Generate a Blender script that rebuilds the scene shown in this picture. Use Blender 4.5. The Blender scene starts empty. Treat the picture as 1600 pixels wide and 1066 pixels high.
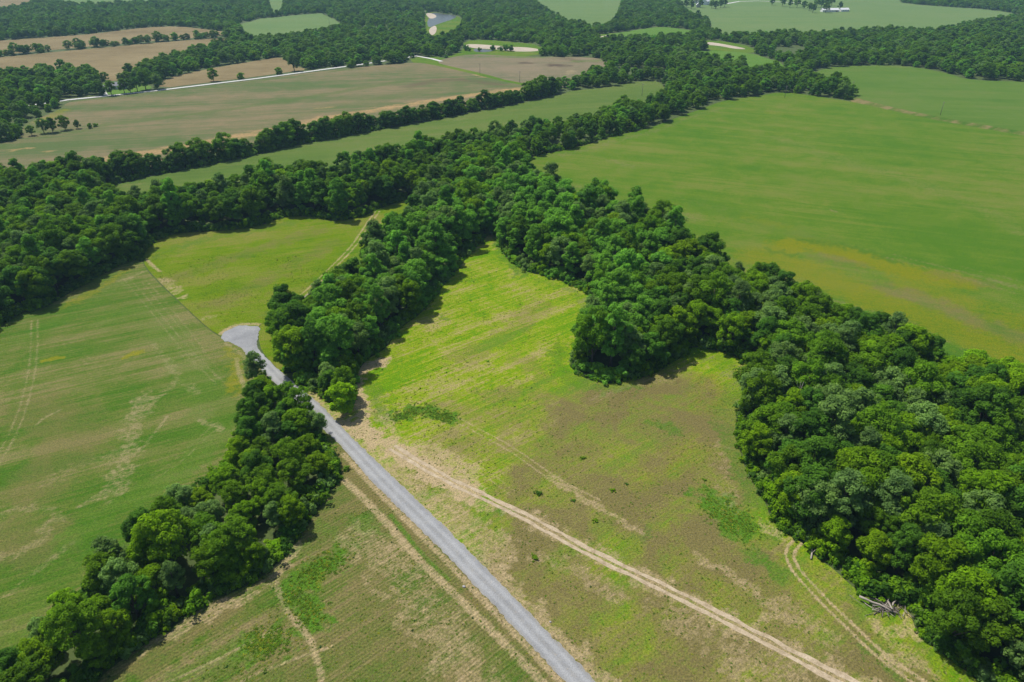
import bpy, math, random
import numpy as np
from mathutils import Vector, Matrix, Euler

# ------------------------------------------------------------------ camera, sky, sun, exposure
sc = bpy.context.scene
C = sc.collection
R = math.radians
CAM_H, PITCH, FPX = 112.0, 30.5, 1067.0
cam_d = bpy.data.cameras.new('camera')
cam = bpy.data.objects.new('camera', cam_d)
C.objects.link(cam)
cam_d.sensor_width = 36.0
cam_d.lens = 36.0 * FPX / 1600.0
cam_d.clip_start = 0.5
cam_d.clip_end = 30000.0
cam.location = (0, 0, CAM_H)
cam.rotation_euler = (R(90 - PITCH), 0, 0)
sc.camera = cam

SUN_EL = 60.0
sx_, sy_ = -0.74, 0.67                       # horizontal direction towards the sun
sl_ = math.hypot(sx_, sy_)
sun_dir = Vector((sx_ / sl_ * math.cos(R(SUN_EL)), sy_ / sl_ * math.cos(R(SUN_EL)), math.sin(R(SUN_EL))))
world = bpy.data.worlds.new('World')
sc.world = world
world.use_nodes = True
wn = world.node_tree
bg = wn.nodes['Background']
sky = wn.nodes.new('ShaderNodeTexSky')
sky.sky_type = 'NISHITA'
sky.sun_disc = False
sky.sun_elevation = R(SUN_EL)
sky.sun_rotation = math.atan2(sun_dir.x, sun_dir.y)
sky.air_density = 1.0
sky.dust_density = 1.5
wn.links.new(sky.outputs[0], bg.inputs[0])
bg.inputs[1].default_value = 0.11
sun_d = bpy.data.lights.new('sun', 'SUN')
sun_d.energy = 4.5
sun_d.angle = R(0.6)
sun_d.color = (1.0, 0.955, 0.88)
sun = bpy.data.objects.new('sun', sun_d)
C.objects.link(sun)
sun.location = (0, 0, 400)
sun.rotation_euler = sun_dir.to_track_quat('Z', 'Y').to_euler()
vs = sc.view_settings
vs.view_transform = 'Standard'
vs.look = 'None'
vs.exposure = 0.22
vs.gamma = 1.0
vs.use_curve_mapping = False
cy = sc.cycles
cy.max_bounces = 5
cy.diffuse_bounces = 3
cy.glossy_bounces = 2
cy.transmission_bounces = 3
cy.transparent_max_bounces = 4
cy.volume_bounces = 0
cy.use_denoising = True
cy.use_adaptive_sampling = True
cy.adaptive_threshold = 0.01
cy.caustics_reflective = False
cy.caustics_refractive = False

rng = np.random.default_rng(7)
random.seed(7)


# ------------------------------------------------------------------ surveying: where a sighted spot lies on the flat ground
_st, _ct = math.sin(R(PITCH)), math.cos(R(PITCH))


def G(p):
    x = (p[0] - 800.0) / FPX
    y = (533.0 - p[1]) / FPX
    dy, dz = _ct + y * _st, -_st + y * _ct
    s = -CAM_H / dz
    return (x * s, dy * s)


def GP(pts):
    return np.array([G(p) for p in pts])


def depth_of(xy):
    return xy[..., 1] * _ct + CAM_H * _st


def pix_of(xy, z=0.0):
    xy = np.asarray(xy, float)
    d = xy[..., 1] * _ct + (CAM_H - z) * _st
    v = xy[..., 1] * _st - (CAM_H - z) * _ct
    return 800 + FPX * xy[..., 0] / d, 533 - FPX * v / d


# ------------------------------------------------------------------ small helpers
def tag(o, label=None, cat=None, group=None, kind=None):
    if label:
        o['label'] = label
    if cat:
        o['category'] = cat
    if group:
        o['group'] = group
    if kind:
        o['kind'] = kind
    return o


def empty(name, loc, rz=0.0):
    e = bpy.data.objects.new(name, None)
    e.empty_display_size = 0.5
    C.objects.link(e)
    e.location = loc
    e.rotation_euler = (0, 0, rz)
    return e


def mesh_from(name, V, F, mat=None, smooth=False):
    me = bpy.data.meshes.new(name)
    me.from_pydata([tuple(v) for v in V], [], [tuple(f) for f in F])
    if mat:
        me.materials.append(mat)
    if smooth:
        me.polygons.foreach_set('use_smooth', [True] * len(me.polygons))
    me.update()
    return me


def link(name, me, parent=None, loc=(0, 0, 0), rot=(0, 0, 0), scale=(1, 1, 1)):
    o = bpy.data.objects.new(name, me)
    C.objects.link(o)
    o.parent = parent
    o.location = loc
    o.rotation_euler = rot
    o.scale = scale
    return o


def quads_mesh(name, V, n, mat):
    """n separate quads, V is (4n,3)"""
    me = bpy.data.meshes.new(name)
    me.vertices.add(4 * n)
    me.vertices.foreach_set('co', V.astype(np.float32).ravel())
    me.loops.add(4 * n)
    me.loops.foreach_set('vertex_index', np.arange(4 * n, dtype=np.int32))
    me.polygons.add(n)
    me.polygons.foreach_set('loop_start', np.arange(0, 4 * n, 4, dtype=np.int32))
    me.materials.append(mat)
    me.update(calc_edges=True)
    me.validate()
    return me


class MB:
    def __init__(s):
        s.v, s.f = [], []

    def box(s, c, d, rz=0.0, M=None):
        b = len(s.v)
        for i in range(8):
            p = Vector(((i & 1) - .5, ((i >> 1) & 1) - .5, ((i >> 2) & 1) - .5))
            p = Vector((p.x * d[0], p.y * d[1], p.z * d[2]))
            p.rotate(Euler((0, 0, rz)))
            p = p + Vector(c)
            s.v.append(tuple(M @ p if M else p))
        for f in ((0, 2, 3, 1), (4, 5, 7, 6), (0, 1, 5, 4), (2, 6, 7, 3), (0, 4, 6, 2), (1, 3, 7, 5)):
            s.f.append(tuple(b + i for i in f))
        return s

    def tube(s, pts, rad, n=7, cap=True):
        b = len(s.v)
        pts = [Vector(p) for p in pts]
        m = len(pts)
        for i, p in enumerate(pts):
            t = (pts[min(i + 1, m - 1)] - pts[max(i - 1, 0)]).normalized()
            a = t.cross(Vector((0.31, 0.17, 0.93) if abs(t.z) < .9 else (1, 0.1, 0))).normalized()
            c = t.cross(a)
            for k in range(n):
                th = 2 * math.pi * k / n
                s.v.append(tuple(p + (a * math.cos(th) + c * math.sin(th)) * rad[i]))
        for i in range(m - 1):
            for k in range(n):
                k2 = (k + 1) % n
                s.f.append((b + i * n + k, b + i * n + k2, b + (i + 1) * n + k2, b + (i + 1) * n + k))
        if cap:
            s.f.append(tuple(b + k for k in range(n))[::-1])
            s.f.append(tuple(b + (m - 1) * n + k for k in range(n)))
        return s

    def mesh(s, name, mat, smooth=False):
        return mesh_from(name, s.v, s.f, mat, smooth)


# ------------------------------------------------------------------ materials
class NT:
    def __init__(s, name):
        s.mat = bpy.data.materials.new(name)
        s.mat.use_nodes = True
        s.t = s.mat.node_tree
        s.p = s.t.nodes['Principled BSDF']
        s.out = s.t.nodes['Material Output']

    def n(s, typ, **kw):
        nd = s.t.nodes.new(typ)
        for k, v in kw.items():
            setattr(nd, k, v)
        return nd

    def put(s, sock, v):
        if isinstance(v, bpy.types.NodeSocket):
            s.t.links.new(v, sock)
        elif isinstance(v, (tuple, list)) and len(v) == 3 and sock.type == 'RGBA':
            sock.default_value = (*v, 1)
        else:
            sock.default_value = v

    def math(s, op, a, b=0.0, c=0.0, clamp=False):
        nd = s.n('ShaderNodeMath', operation=op, use_clamp=clamp)
        s.put(nd.inputs[0], a)
        s.put(nd.inputs[1], b)
        s.put(nd.inputs[2], c)
        return nd.outputs[0]

    def mix(s, f, a, b, mode='MIX'):
        nd = s.n('ShaderNodeMix', data_type='RGBA', blend_type=mode)
        s.put(nd.inputs['Factor'], f)
        s.put(nd.inputs[6], a)
        s.put(nd.inputs[7], b)
        return nd.outputs[2]

    def noise(s, vec, scale, detail=4, rough=.55, dist=0.0):
        nd = s.n('ShaderNodeTexNoise')
        s.put(nd.inputs['Vector'], vec)
        nd.inputs['Scale'].default_value = scale
        nd.inputs['Detail'].default_value = detail
        nd.inputs['Roughness'].default_value = rough
        nd.inputs['Distortion'].default_value = dist
        return nd.outputs[0]

    def vec(s, x, y, z=0.0):
        nd = s.n('ShaderNodeCombineXYZ')
        for i, v in enumerate((x, y, z)):
            s.put(nd.inputs[i], v)
        return nd.outputs[0]

    def pos(s):
        return s.n('ShaderNodeNewGeometry').outputs['Position']

    def ramp(s, f, stops, interp='LINEAR'):
        nd = s.n('ShaderNodeValToRGB')
        nd.color_ramp.interpolation = interp
        el = nd.color_ramp.elements
        while len(el) < len(stops):
            el.new(0.5)
        for e, (p, c) in zip(el, stops):
            e.position = p
            e.color = (*c, 1)
        s.put(nd.inputs[0], f)
        return nd.outputs[0]

    def bump(s, h, strength=.5, dist=.1):
        nd = s.n('ShaderNodeBump')
        nd.inputs['Strength'].default_value = strength
        nd.inputs['Distance'].default_value = dist
        s.put(nd.inputs['Height'], h)
        s.t.links.new(nd.outputs[0], s.p.inputs['Normal'])

    def col(s, v):
        s.put(s.p.inputs['Base Color'], v)

    def rough(s, r, spec=.2):
        s.p.inputs['Roughness'].default_value = r
        s.p.inputs['Specular IOR Level'].default_value = spec


def simple_mat(name, c1, c2, scale, rough=.9, bump=.3, bdist=.05, detail=6):
    m = NT(name)
    nz = m.noise(m.pos(), scale, detail, .65)
    m.col(m.ramp(nz, [(.3, c1), (.7, c2)]))
    m.rough(rough)
    m.bump(nz, bump, bdist)
    return m.mat


PALE = (.40, .31, .175)
LUSH = (.070, .165, .012)
YELL = (.20, .20, .010)
BROWN = (.160, .138, .050)


def field_mat(name, a, b, c, ang=0.0, kb=1.0, km=1.0, ks=.8, kf=.6, rows=None, su=1.1, sv=.035,
              pale=PALE, lush=LUSH, yell=YELL, brown=BROWN, off=0.0, speck=0.0):
    """Crop or grass cover: large drifts, streaks along the drilling direction, fine tufts; the painted mask says where
    soil, lusher grass, yellow growth and dead stalks stand."""
    m = NT(name)
    P = m.pos()
    sp = m.n('ShaderNodeSeparateXYZ')
    m.put(sp.inputs[0], P)
    X, Y = sp.outputs[0], sp.outputs[1]
    ca, sa = math.cos(R(ang)), math.sin(R(ang))        # ang: heading of the rows, from +X
    v = m.math('ADD', m.math('MULTIPLY', X, ca), m.math('MULTIPLY', Y, sa))
    u = m.math('SUBTRACT', m.math('MULTIPLY', Y, ca), m.math('MULTIPLY', X, sa))
    big = m.noise(P, .013, 4, .5)
    mid = m.noise(P, .075, 5, .6, .6)
    fine = m.noise(P, .75, 7, .72)
    s1 = m.noise(m.vec(m.math('MULTIPLY', u, su), m.math('MULTIPLY', v, sv), 3.1), 1.0, 4, .6)
    s2 = m.noise(m.vec(m.math('MULTIPLY', u, su * .14), m.math('MULTIPLY', v, sv * .2), 7.7), 1.0, 4, .6)
    t = .5 + off
    for k, nz in ((kb, big), (km, mid), (ks * .8, s1), (ks, s2), (kf, fine)):
        t = m.math('ADD', t, m.math('MULTIPLY', m.math('SUBTRACT', nz, .5), k))
    cl = m.ramp(t, [(.18, a), (.5, b), (.82, c)])
    at = m.n('ShaderNodeAttribute', attribute_name='mask')
    sepc = m.n('ShaderNodeSeparateColor')
    m.put(sepc.inputs[0], at.outputs['Color'])
    grit = m.noise(m.vec(m.math('MULTIPLY', u, 3.4), m.math('MULTIPLY', v, 1.1), 1.7), 1.0, 5, .8)
    tex = m.math('ADD', m.math('MULTIPLY', m.math('ADD', fine, grit), .35), m.math('ADD', m.math('MULTIPLY', s1, .15), m.math('MULTIPLY', mid, .15)))
    for i, (cc, k) in enumerate(((pale, 6.5), (lush, 6.0), (yell, 6.0))):
        av = sepc.outputs[i]
        f = m.math('ADD', m.math('MULTIPLY', av, 1.45), m.math('SUBTRACT', m.math('MULTIPLY', m.math('SUBTRACT', tex, .5), k), .30))
        f = m.math('MULTIPLY', m.math('MULTIPLY', f, .95, clamp=True), m.math('MULTIPLY', av, 2.6, clamp=True), clamp=True)
        if i == 0:
            pv = m.mix(m.noise(P, .35, 5, .7), tuple(x * .72 for x in cc), tuple(min(1, x * 1.22) for x in cc))
            cpale, fpale = pv, f
        elif i == 1:
            flush = f
        else:
            cl = m.mix(f, cl, cc)
    fb = m.math('MULTIPLY', at.outputs['Alpha'],
                m.math('ADD', 1.0, m.math('MULTIPLY', m.math('SUBTRACT', m.math('ADD', m.math('MULTIPLY', tex, .5), m.math('MULTIPLY', mid, .5)), .5), 5.5)), clamp=True)
    cl = m.mix(fb, cl, brown)
    cl = m.mix(flush, cl, lush)
    cl = m.mix(fpale, cl, cpale)
    if rows:
        spc, amt = rows
        wob = m.math('MULTIPLY', m.noise(P, .05, 2), 1.2)
        w = m.math('SINE', m.math('MULTIPLY', m.math('ADD', u, wob), 2 * math.pi / spc))
        w = m.math('MULTIPLY', w, m.math('MULTIPLY', m.math('SUBTRACT', m.noise(P, .16, 4, .7), .3), amt * 3))
        w = m.math('ADD', 1.0, w)
        cl = m.mix(1.0, cl, m.vec(w, w, w), 'MULTIPLY')
    # value flicker of single tufts
    tuft = m.noise(P, 2.6, 5, .75)
    cl = m.mix(1.0, cl, m.ramp(tuft, [(.34, (.52, .56, .52)), (.5, (1, 1, 1)), (.66, (1.50, 1.44, 1.25))]), 'MULTIPLY')
    if speck:
        vn = m.noise(m.vec(X, Y, 40.0), .62, 5, .8)
        dens = m.noise(m.vec(X, Y, 12.0), .035, 3, .5)
        th = m.math('GREATER_THAN', m.math('ADD', vn, m.math('MULTIPLY', m.math('SUBTRACT', dens, .5), .5)), 1.0 - speck)
        cl = m.mix(m.math('MULTIPLY', th, .75), cl, (.022, .062, .012))
    m.col(m.mix(1.0, cl, (.88, .88, .88), 'MULTIPLY'))
    m.rough(1.0, .05)
    m.bump(m.math('ADD', fine, m.math('MULTIPLY', tuft, .5)), .8, .35)
    return m.mat


def leaf_mat(name, c, spread=.35, yel=(1.45, 1.2, .6)):
    """leaf colour varies from tree to tree and from spray to spray"""
    m = NT(name)
    oi = m.n('ShaderNodeObjectInfo')
    at = m.n('ShaderNodeAttribute', attribute_name='tint')
    r = oi.outputs['Random']
    nz = m.noise(oi.outputs['Location'], .03, 2)
    base = m.mix(r, tuple(x * (1 - spread) for x in c), tuple(x * (1 + spread) for x in c))
    base = m.mix(m.math('MULTIPLY', m.math('FRACT', m.math('MULTIPLY', r, 17.3)), .65), base, tuple(x * y for x, y in zip(c, yel)))
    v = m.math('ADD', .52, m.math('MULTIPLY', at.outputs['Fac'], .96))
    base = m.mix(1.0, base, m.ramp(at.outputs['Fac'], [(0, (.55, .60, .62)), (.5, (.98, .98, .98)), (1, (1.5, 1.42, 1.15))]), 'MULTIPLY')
    m.col(base)
    m.rough(.7, .07)
    tr = m.n('ShaderNodeBsdfTranslucent')
    m.put(tr.inputs[0], m.mix(1.0, base, (1.25, 1.40, .40), 'MULTIPLY'))
    ms = m.n('ShaderNodeMixShader')
    ms.inputs[0].default_value = .40
    m.t.links.new(m.p.outputs[0], ms.inputs[1])
    m.t.links.new(tr.outputs[0], ms.inputs[2])
    m.t.links.new(ms.outputs[0], m.out.inputs['Surface'])
    return m.mat


def bark_mat(name, c1, c2):
    m = NT(name)
    tc = m.n('ShaderNodeTexCoord').outputs['Object']
    mp = m.n('ShaderNodeMapping')
    mp.inputs['Scale'].default_value = (6, 6, 1.2)
    m.put(mp.inputs['Vector'], tc)
    nz = m.noise(mp.outputs[0], 2.0, 6, .7)
    m.col(m.ramp(nz, [(.3, c1), (.7, c2)]))
    m.rough(.95, .1)
    m.bump(nz, .7, .04)
    return m.mat


M = {}
M['floor'] = simple_mat('woodland_floor', (.036, .060, .014), (.080, .110, .028), .5)
M['gravel'] = None
M['bark'] = bark_mat('bark', (.055, .042, .030), (.16, .13, .10))
M['dead'] = bark_mat('weathered_wood', (.20, .17, .14), (.46, .41, .35))
M['dead_dark'] = bark_mat('old_brushwood', (.09, .075, .065), (.24, .205, .175))

# ------------------------------------------------------------------ survey of the land (sighted outlines, turned into ground outlines)
ROAD_L = [(345.5, 529), (351.6, 533.6), (361, 535), (367.5, 539), (377, 544), (382.5, 551), (392, 563), (406, 576), (424, 594),
          (446, 617), (484, 652), (517, 682), (536, 700), (550, 716), (575, 746), (600, 771), (630, 801), (682, 852), (710, 880),
          (746, 920), (773, 947), (800, 977), (841, 1021), (882, 1066), (930, 1118), (1010, 1205), (1110, 1310)]
ROAD_R = [(1170, 1310), (1070, 1208), (984, 1120), (931, 1066), (900, 1032), (875, 1007), (850, 982), (825, 955), (800, 930), (790, 918), (765, 894),
          (720, 848), (671, 800), (620, 751), (560, 694), (510, 642), (497, 629), (485, 619), (470, 606), (441.6, 583), (429.5, 573.5),
          (417, 559.4), (407, 550), (401.8, 542.5), (401.8, 532), (403, 522), (406.5, 514.4), (403, 510), (394.7, 510), (385.4, 508.3),
          (369.4, 510), (358, 515), (348.8, 520)]
ROAD_MID = [(348, 527), (372, 524), (390, 540), (399, 553), (417, 570), (434, 589), (458, 612), (490, 636), (513, 661), (548, 698),
            (590, 743), (648, 800), (700, 850), (740, 893), (782, 932), (822, 976), (864, 1019), (906, 1066), (960, 1119), (1040, 1206), (1140, 1310)]

FD = {}
FD['bottom'] = [(499, 676), (514, 692), (527, 718), (537, 745), (525, 760), (507, 780), (495, 800), (482, 818), (457, 857), (425, 888), (400, 910),
                (350, 932), (310, 952), (280, 974), (237, 999), (175, 1042), (145, 1070), (60, 1140), (-40, 1230), (-200, 1500), (1250, 1500),
                (1140, 1310)] + ROAD_MID[::-1][1:13] + [(490, 648)]
FD['left'] = [(0, 514), (32, 486), (62, 486), (107, 459), (160, 429), (200, 409), (222, 404), (227, 422), (285, 478), (342, 530), (372, 530),
              (390, 552), (408, 574), (420, 588), (404, 596), (388, 612), (382, 640), (378, 672), (357, 715), (330, 745), (290, 785),
              (240, 815), (215, 850), (170, 895), (135, 915), (95, 955), (50, 1010), (10, 1060), (-90, 1150), (-500, 1150), (-700, 800),
              (-300, 640), (-60, 545)]
FD['meadow'] = [(222, 403), (226, 394), (245, 374), (275, 364), (325, 362), (400, 356), (432, 342), (470, 336), (525, 346), (560, 341), (590, 327),
                (625, 315), (648, 306), (652, 318), (640, 350), (620, 374), (595, 392), (572, 410), (560, 432), (535, 455), (515, 473),
                (490, 486), (465, 496), (440, 502), (420, 505), (403, 506), (402, 530), (390, 535), (372, 528), (342, 528), (285, 476), (229, 421)]
FD['clearing'] = [(470, 600), (490, 611), (515, 628), (527, 640), (545, 648), (559, 622), (556, 597), (560, 578), (575, 560), (600, 547), (610, 534), (625, 512),
                  (657, 492), (687, 454), (712, 424), (737, 394), (752, 378), (766, 364), (778, 370), (783, 392), (797, 411), (830, 428),
                  (862, 432), (890, 444), (912, 456), (926, 468), (926, 482), (915, 505), (904, 530), (896, 550), (889, 568), (900, 584),
                  (925, 596), (950, 600), (975, 596), (1012, 588), (1030, 581), (1050, 567), (1074, 553), (1075, 543), (1095, 543), (1127, 550),
                  (1150, 557), (1170, 572), (1181, 590), (1172, 602), (1160, 617), (1152, 645), (1150, 675), (1157, 705), (1160, 722), (1172, 747),
                  (1185, 767), (1197, 787), (1202, 807), (1220, 829), (1250, 844), (1275, 872), (1300, 887), (1332, 917), (1362, 939), (1412, 944),
                  (1424, 962), (1432, 990), (1462, 1014), (1500, 1042), (1532, 1067), (1640, 1150), (1800, 1300), (1900, 1500), (1250, 1500),
                  (1140, 1310)] + ROAD_MID[::-1][1:15] + [(455, 600)]
FD['big'] = [(826, 252), (832, 244), (907, 230), (960, 212), (1012, 202), (1062, 182), (1100, 169), (1130, 157), (1185, 150), (1225, 143), (1300, 154),
             (1337, 160), (1450, 186), (1600, 212), (1900, 262), (2300, 400), (2500, 700), (2300, 800), (1900, 720), (1750, 670), (1600, 622), (1525, 604),
             (1492, 592), (1457, 572), (1425, 560), (1382, 543), (1325, 520), (1275, 505), (1257, 490), (1220, 452), (1200, 446), (1157, 444),
             (1140, 428), (1087, 398), (1065, 386), (1040, 373), (1010, 360), (987, 348), (940, 330), (912, 328), (870, 308), (837, 296), (828, 278)]
FD['farright'] = [(1255, 122), (1290, 106), (1325, 103), (1387, 102), (1432, 105), (1482, 115), (1512, 125), (1600, 128), (1800, 131), (2100, 180), (2100, 290), (1900, 255), (1600, 206), (1450, 180), (1345, 156), (1330, 146), (1318, 134), (1290, 128)]
FD['strip'] = [(178, 287), (300, 264), (400, 243), (462, 227), (537, 214), (600, 202), (662, 192), (750, 174), (800, 165), (837, 157), (875, 149),
               (890, 142), (950, 137), (1017, 124), (1037, 132), (1042, 152), (1010, 165), (955, 178), (892, 193), (825, 205), (775, 213),
               (687, 240), (625, 250), (537, 277), (462, 291), (400, 300), (300, 316), (225, 328), (190, 322), (176, 300)]
FD['plough'] = [(-300, 262), (-100, 240), (0, 224), (36, 216), (34, 196), (57, 186), (92, 172), (107, 158), (167, 152), (250, 143), (325, 134), (400, 125), (455, 117),
                (562, 105), (650, 97), (675, 101), (750, 118), (800, 131), (865, 139), (866, 145), (800, 156), (750, 165), (662, 183), (600, 193),
                (537, 205), (462, 218), (400, 232), (300, 252), (175, 274), (130, 280), (37, 284), (0, 282), (-150, 296), (-300, 310)]
FD['plough2'] = [(692, 92), (737, 84), (800, 88), (845, 89), (925, 89), (958, 98), (925, 112), (902, 130), (884, 136), (866, 136), (800, 128), (755, 115), (700, 103), (682, 98)]
FD['brown1'] = [(245, 139), (252, 125), (312, 110), (400, 95), (440, 89), (446, 95), (460, 103), (482, 109), (455, 112), (400, 120), (325, 129)]
FD['brown2'] = [(-200, 100), (0, 90), (85, 81.5), (100, 80), (275, 64), (372, 58), (345, 69), (307, 80), (262, 97), (225, 108), (205, 115), (185, 126), (172, 127), (150, 118), (120, 112), (50, 116), (0, 119), (-200, 128)]
FD['brown3'] = [(-60, 68), (10, 63), (95, 57), (147, 53), (225, 43), (278, 41), (330, 47), (378, 54), (275, 61.5), (180, 69), (103, 76.5), (60, 80), (0, 86), (-60, 92)]
FD['farleft'] = [(372, 33), (500, 20), (506, 23), (532, 35), (530, 44), (500, 53), (450, 60), (402, 66), (385, 56)]
FD['top1'] = [(-200, 18), (0, 18), (45, 13), (60, -12), (-200, -12)]
FD['top2'] = [(84, -25), (85, 8), (165, 8), (330, 3), (330, -25)]
FD['top3'] = [(825, -40), (835, 4), (867, 24), (892, 38), (935, 45), (950, 40), (962, 30), (970, 4), (978, -40)]
FD['top4'] = [(416, -20), (424, 22), (438, 26), (442, 4), (445, -20)]
FD['top5'] = [(1040, -40), (1066, 8), (1074, 22), (1110, 31), (1113, 52), (1142, 62), (1200, 54), (1270, 59), (1350, 49), (1412, 48), (1470, 52), (1512, 38), (1570, 30), (1610, 28), (1560, 16), (1450, 9), (1395, 3), (1390, -40)]
FD['top6'] = [(1408, -8), (1600, 5), (1800, 10), (1800, -30), (1400, -30)]
FD['wedge'] = [(932, 57), (975, 50), (1025, 42), (1050, 43), (1087, 49), (1078, 60), (1025, 62), (962, 66), (935, 64)]
FD['bay'] = [(1080, 80), (1112, 79), (1175, 83), (1200, 92), (1224, 98), (1226, 120), (1200, 114), (1157, 108), (1107, 97)]
FD['lawn'] = [(158, 128), (200, 127), (246, 136), (215, 144), (168, 149), (160, 144)]
BANKS = {'bank1': [(664, 17), (716, 24), (724, 36), (712, 50), (690, 62), (668, 62), (664, 40)],
         'bank2': [(724, 64), (760, 62), (800, 66), (846, 70), (848, 90), (737, 85), (690, 92), (724, 80)],
         'bank3': [(1094, 63), (1130, 64), (1178, 74), (1178, 85), (1100, 80)],
         'ditch': [(1326, 150), (1345, 153), (1450, 178), (1600, 204), (1900, 252), (2100, 288), (2100, 300), (1900, 268), (1600, 216), (1450, 190), (1332, 164)],
         'grass_track': [(640, 90), (692, 88), (760, 112), (872, 134), (876, 140), (800, 134), (750, 121), (670, 104), (645, 99)],
         'lane_verge': [(404, 506), (422, 506), (428, 530), (432, 552), (446, 578), (440, 583), (428, 571), (409, 549), (404, 530)],
         'bank4': [(928, 55), (964, 51), (962, 58), (930, 64)]}
FARROAD = [(40, 166), (107, 156), (167, 150), (250, 141), (325, 132), (400, 123), (455, 115.5), (510, 108), (562, 101), (610, 94), (650, 87.5), (675, 92), (690, 96)]


def smooth(poly, it=1):
    for _ in range(it):
        q = np.roll(poly, -1, 0)
        poly = np.stack([poly * .75 + q * .25, poly * .25 + q * .75], 1).reshape(-1, 2)
    return poly


POLY = {k: smooth(GP(v), 2) for k, v in FD.items()}
for k, v in BANKS.items():
    POLY[k] = smooth(GP(v), 1)
for k in ('farleft', 'top3', 'top5', 'brown2', 'brown3', 'wedge', 'bay', 'farright', 'plough2', 'brown1'):
    POLY[k] = smooth(GP(FD[k]), 1)
ROADP = GP(ROAD_L + ROAD_R)
FARP = GP(FARROAD)


def inside(P, poly):
    x, y = P[:, 0], P[:, 1]
    r = np.zeros(len(P), bool)
    x1, y1 = poly[:, 0], poly[:, 1]
    x2, y2 = np.roll(x1, -1), np.roll(y1, -1)
    for a, b, c, d in zip(x1, y1, x2, y2):
        if b == d:
            continue
        cnd = (b > y) != (d > y)
        r ^= cnd & (x < (c - a) * (y - b) / (d - b) + a)
    return r


def dist_line(P, line, closed=False):
    best = np.full(len(P), 1e9)
    L = np.vstack([line, line[:1]]) if closed else line
    for a, b in zip(L[:-1], L[1:]):
        d = b - a
        l2 = float(d @ d)
        if l2 < 1e-9:
            continue
        t = np.clip(((P - a) @ d) / l2, 0, 1)
        q = P - a - t[:, None] * d
        np.minimum(best, np.einsum('ij,ij->i', q, q), out=best)
    return np.sqrt(best)


def clip_rect(poly, x0, y0, x1, y1):
    out = [tuple(p) for p in poly]
    for ax, val, sg in ((0, x0, 1), (0, x1, -1), (1, y0, 1), (1, y1, -1)):
        src, out = out, []
        for i in range(len(src)):
            p, q = src[i - 1], src[i]
            ip, iq = (p[ax] - val) * sg >= 0, (q[ax] - val) * sg >= 0
            if ip != iq:
                t = (val - p[ax]) / (q[ax] - p[ax])
                out.append((p[0] + t * (q[0] - p[0]), p[1] + t * (q[1] - p[1])))
            if iq:
                out.append(q)
        if not out:
            return []
    return out


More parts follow.
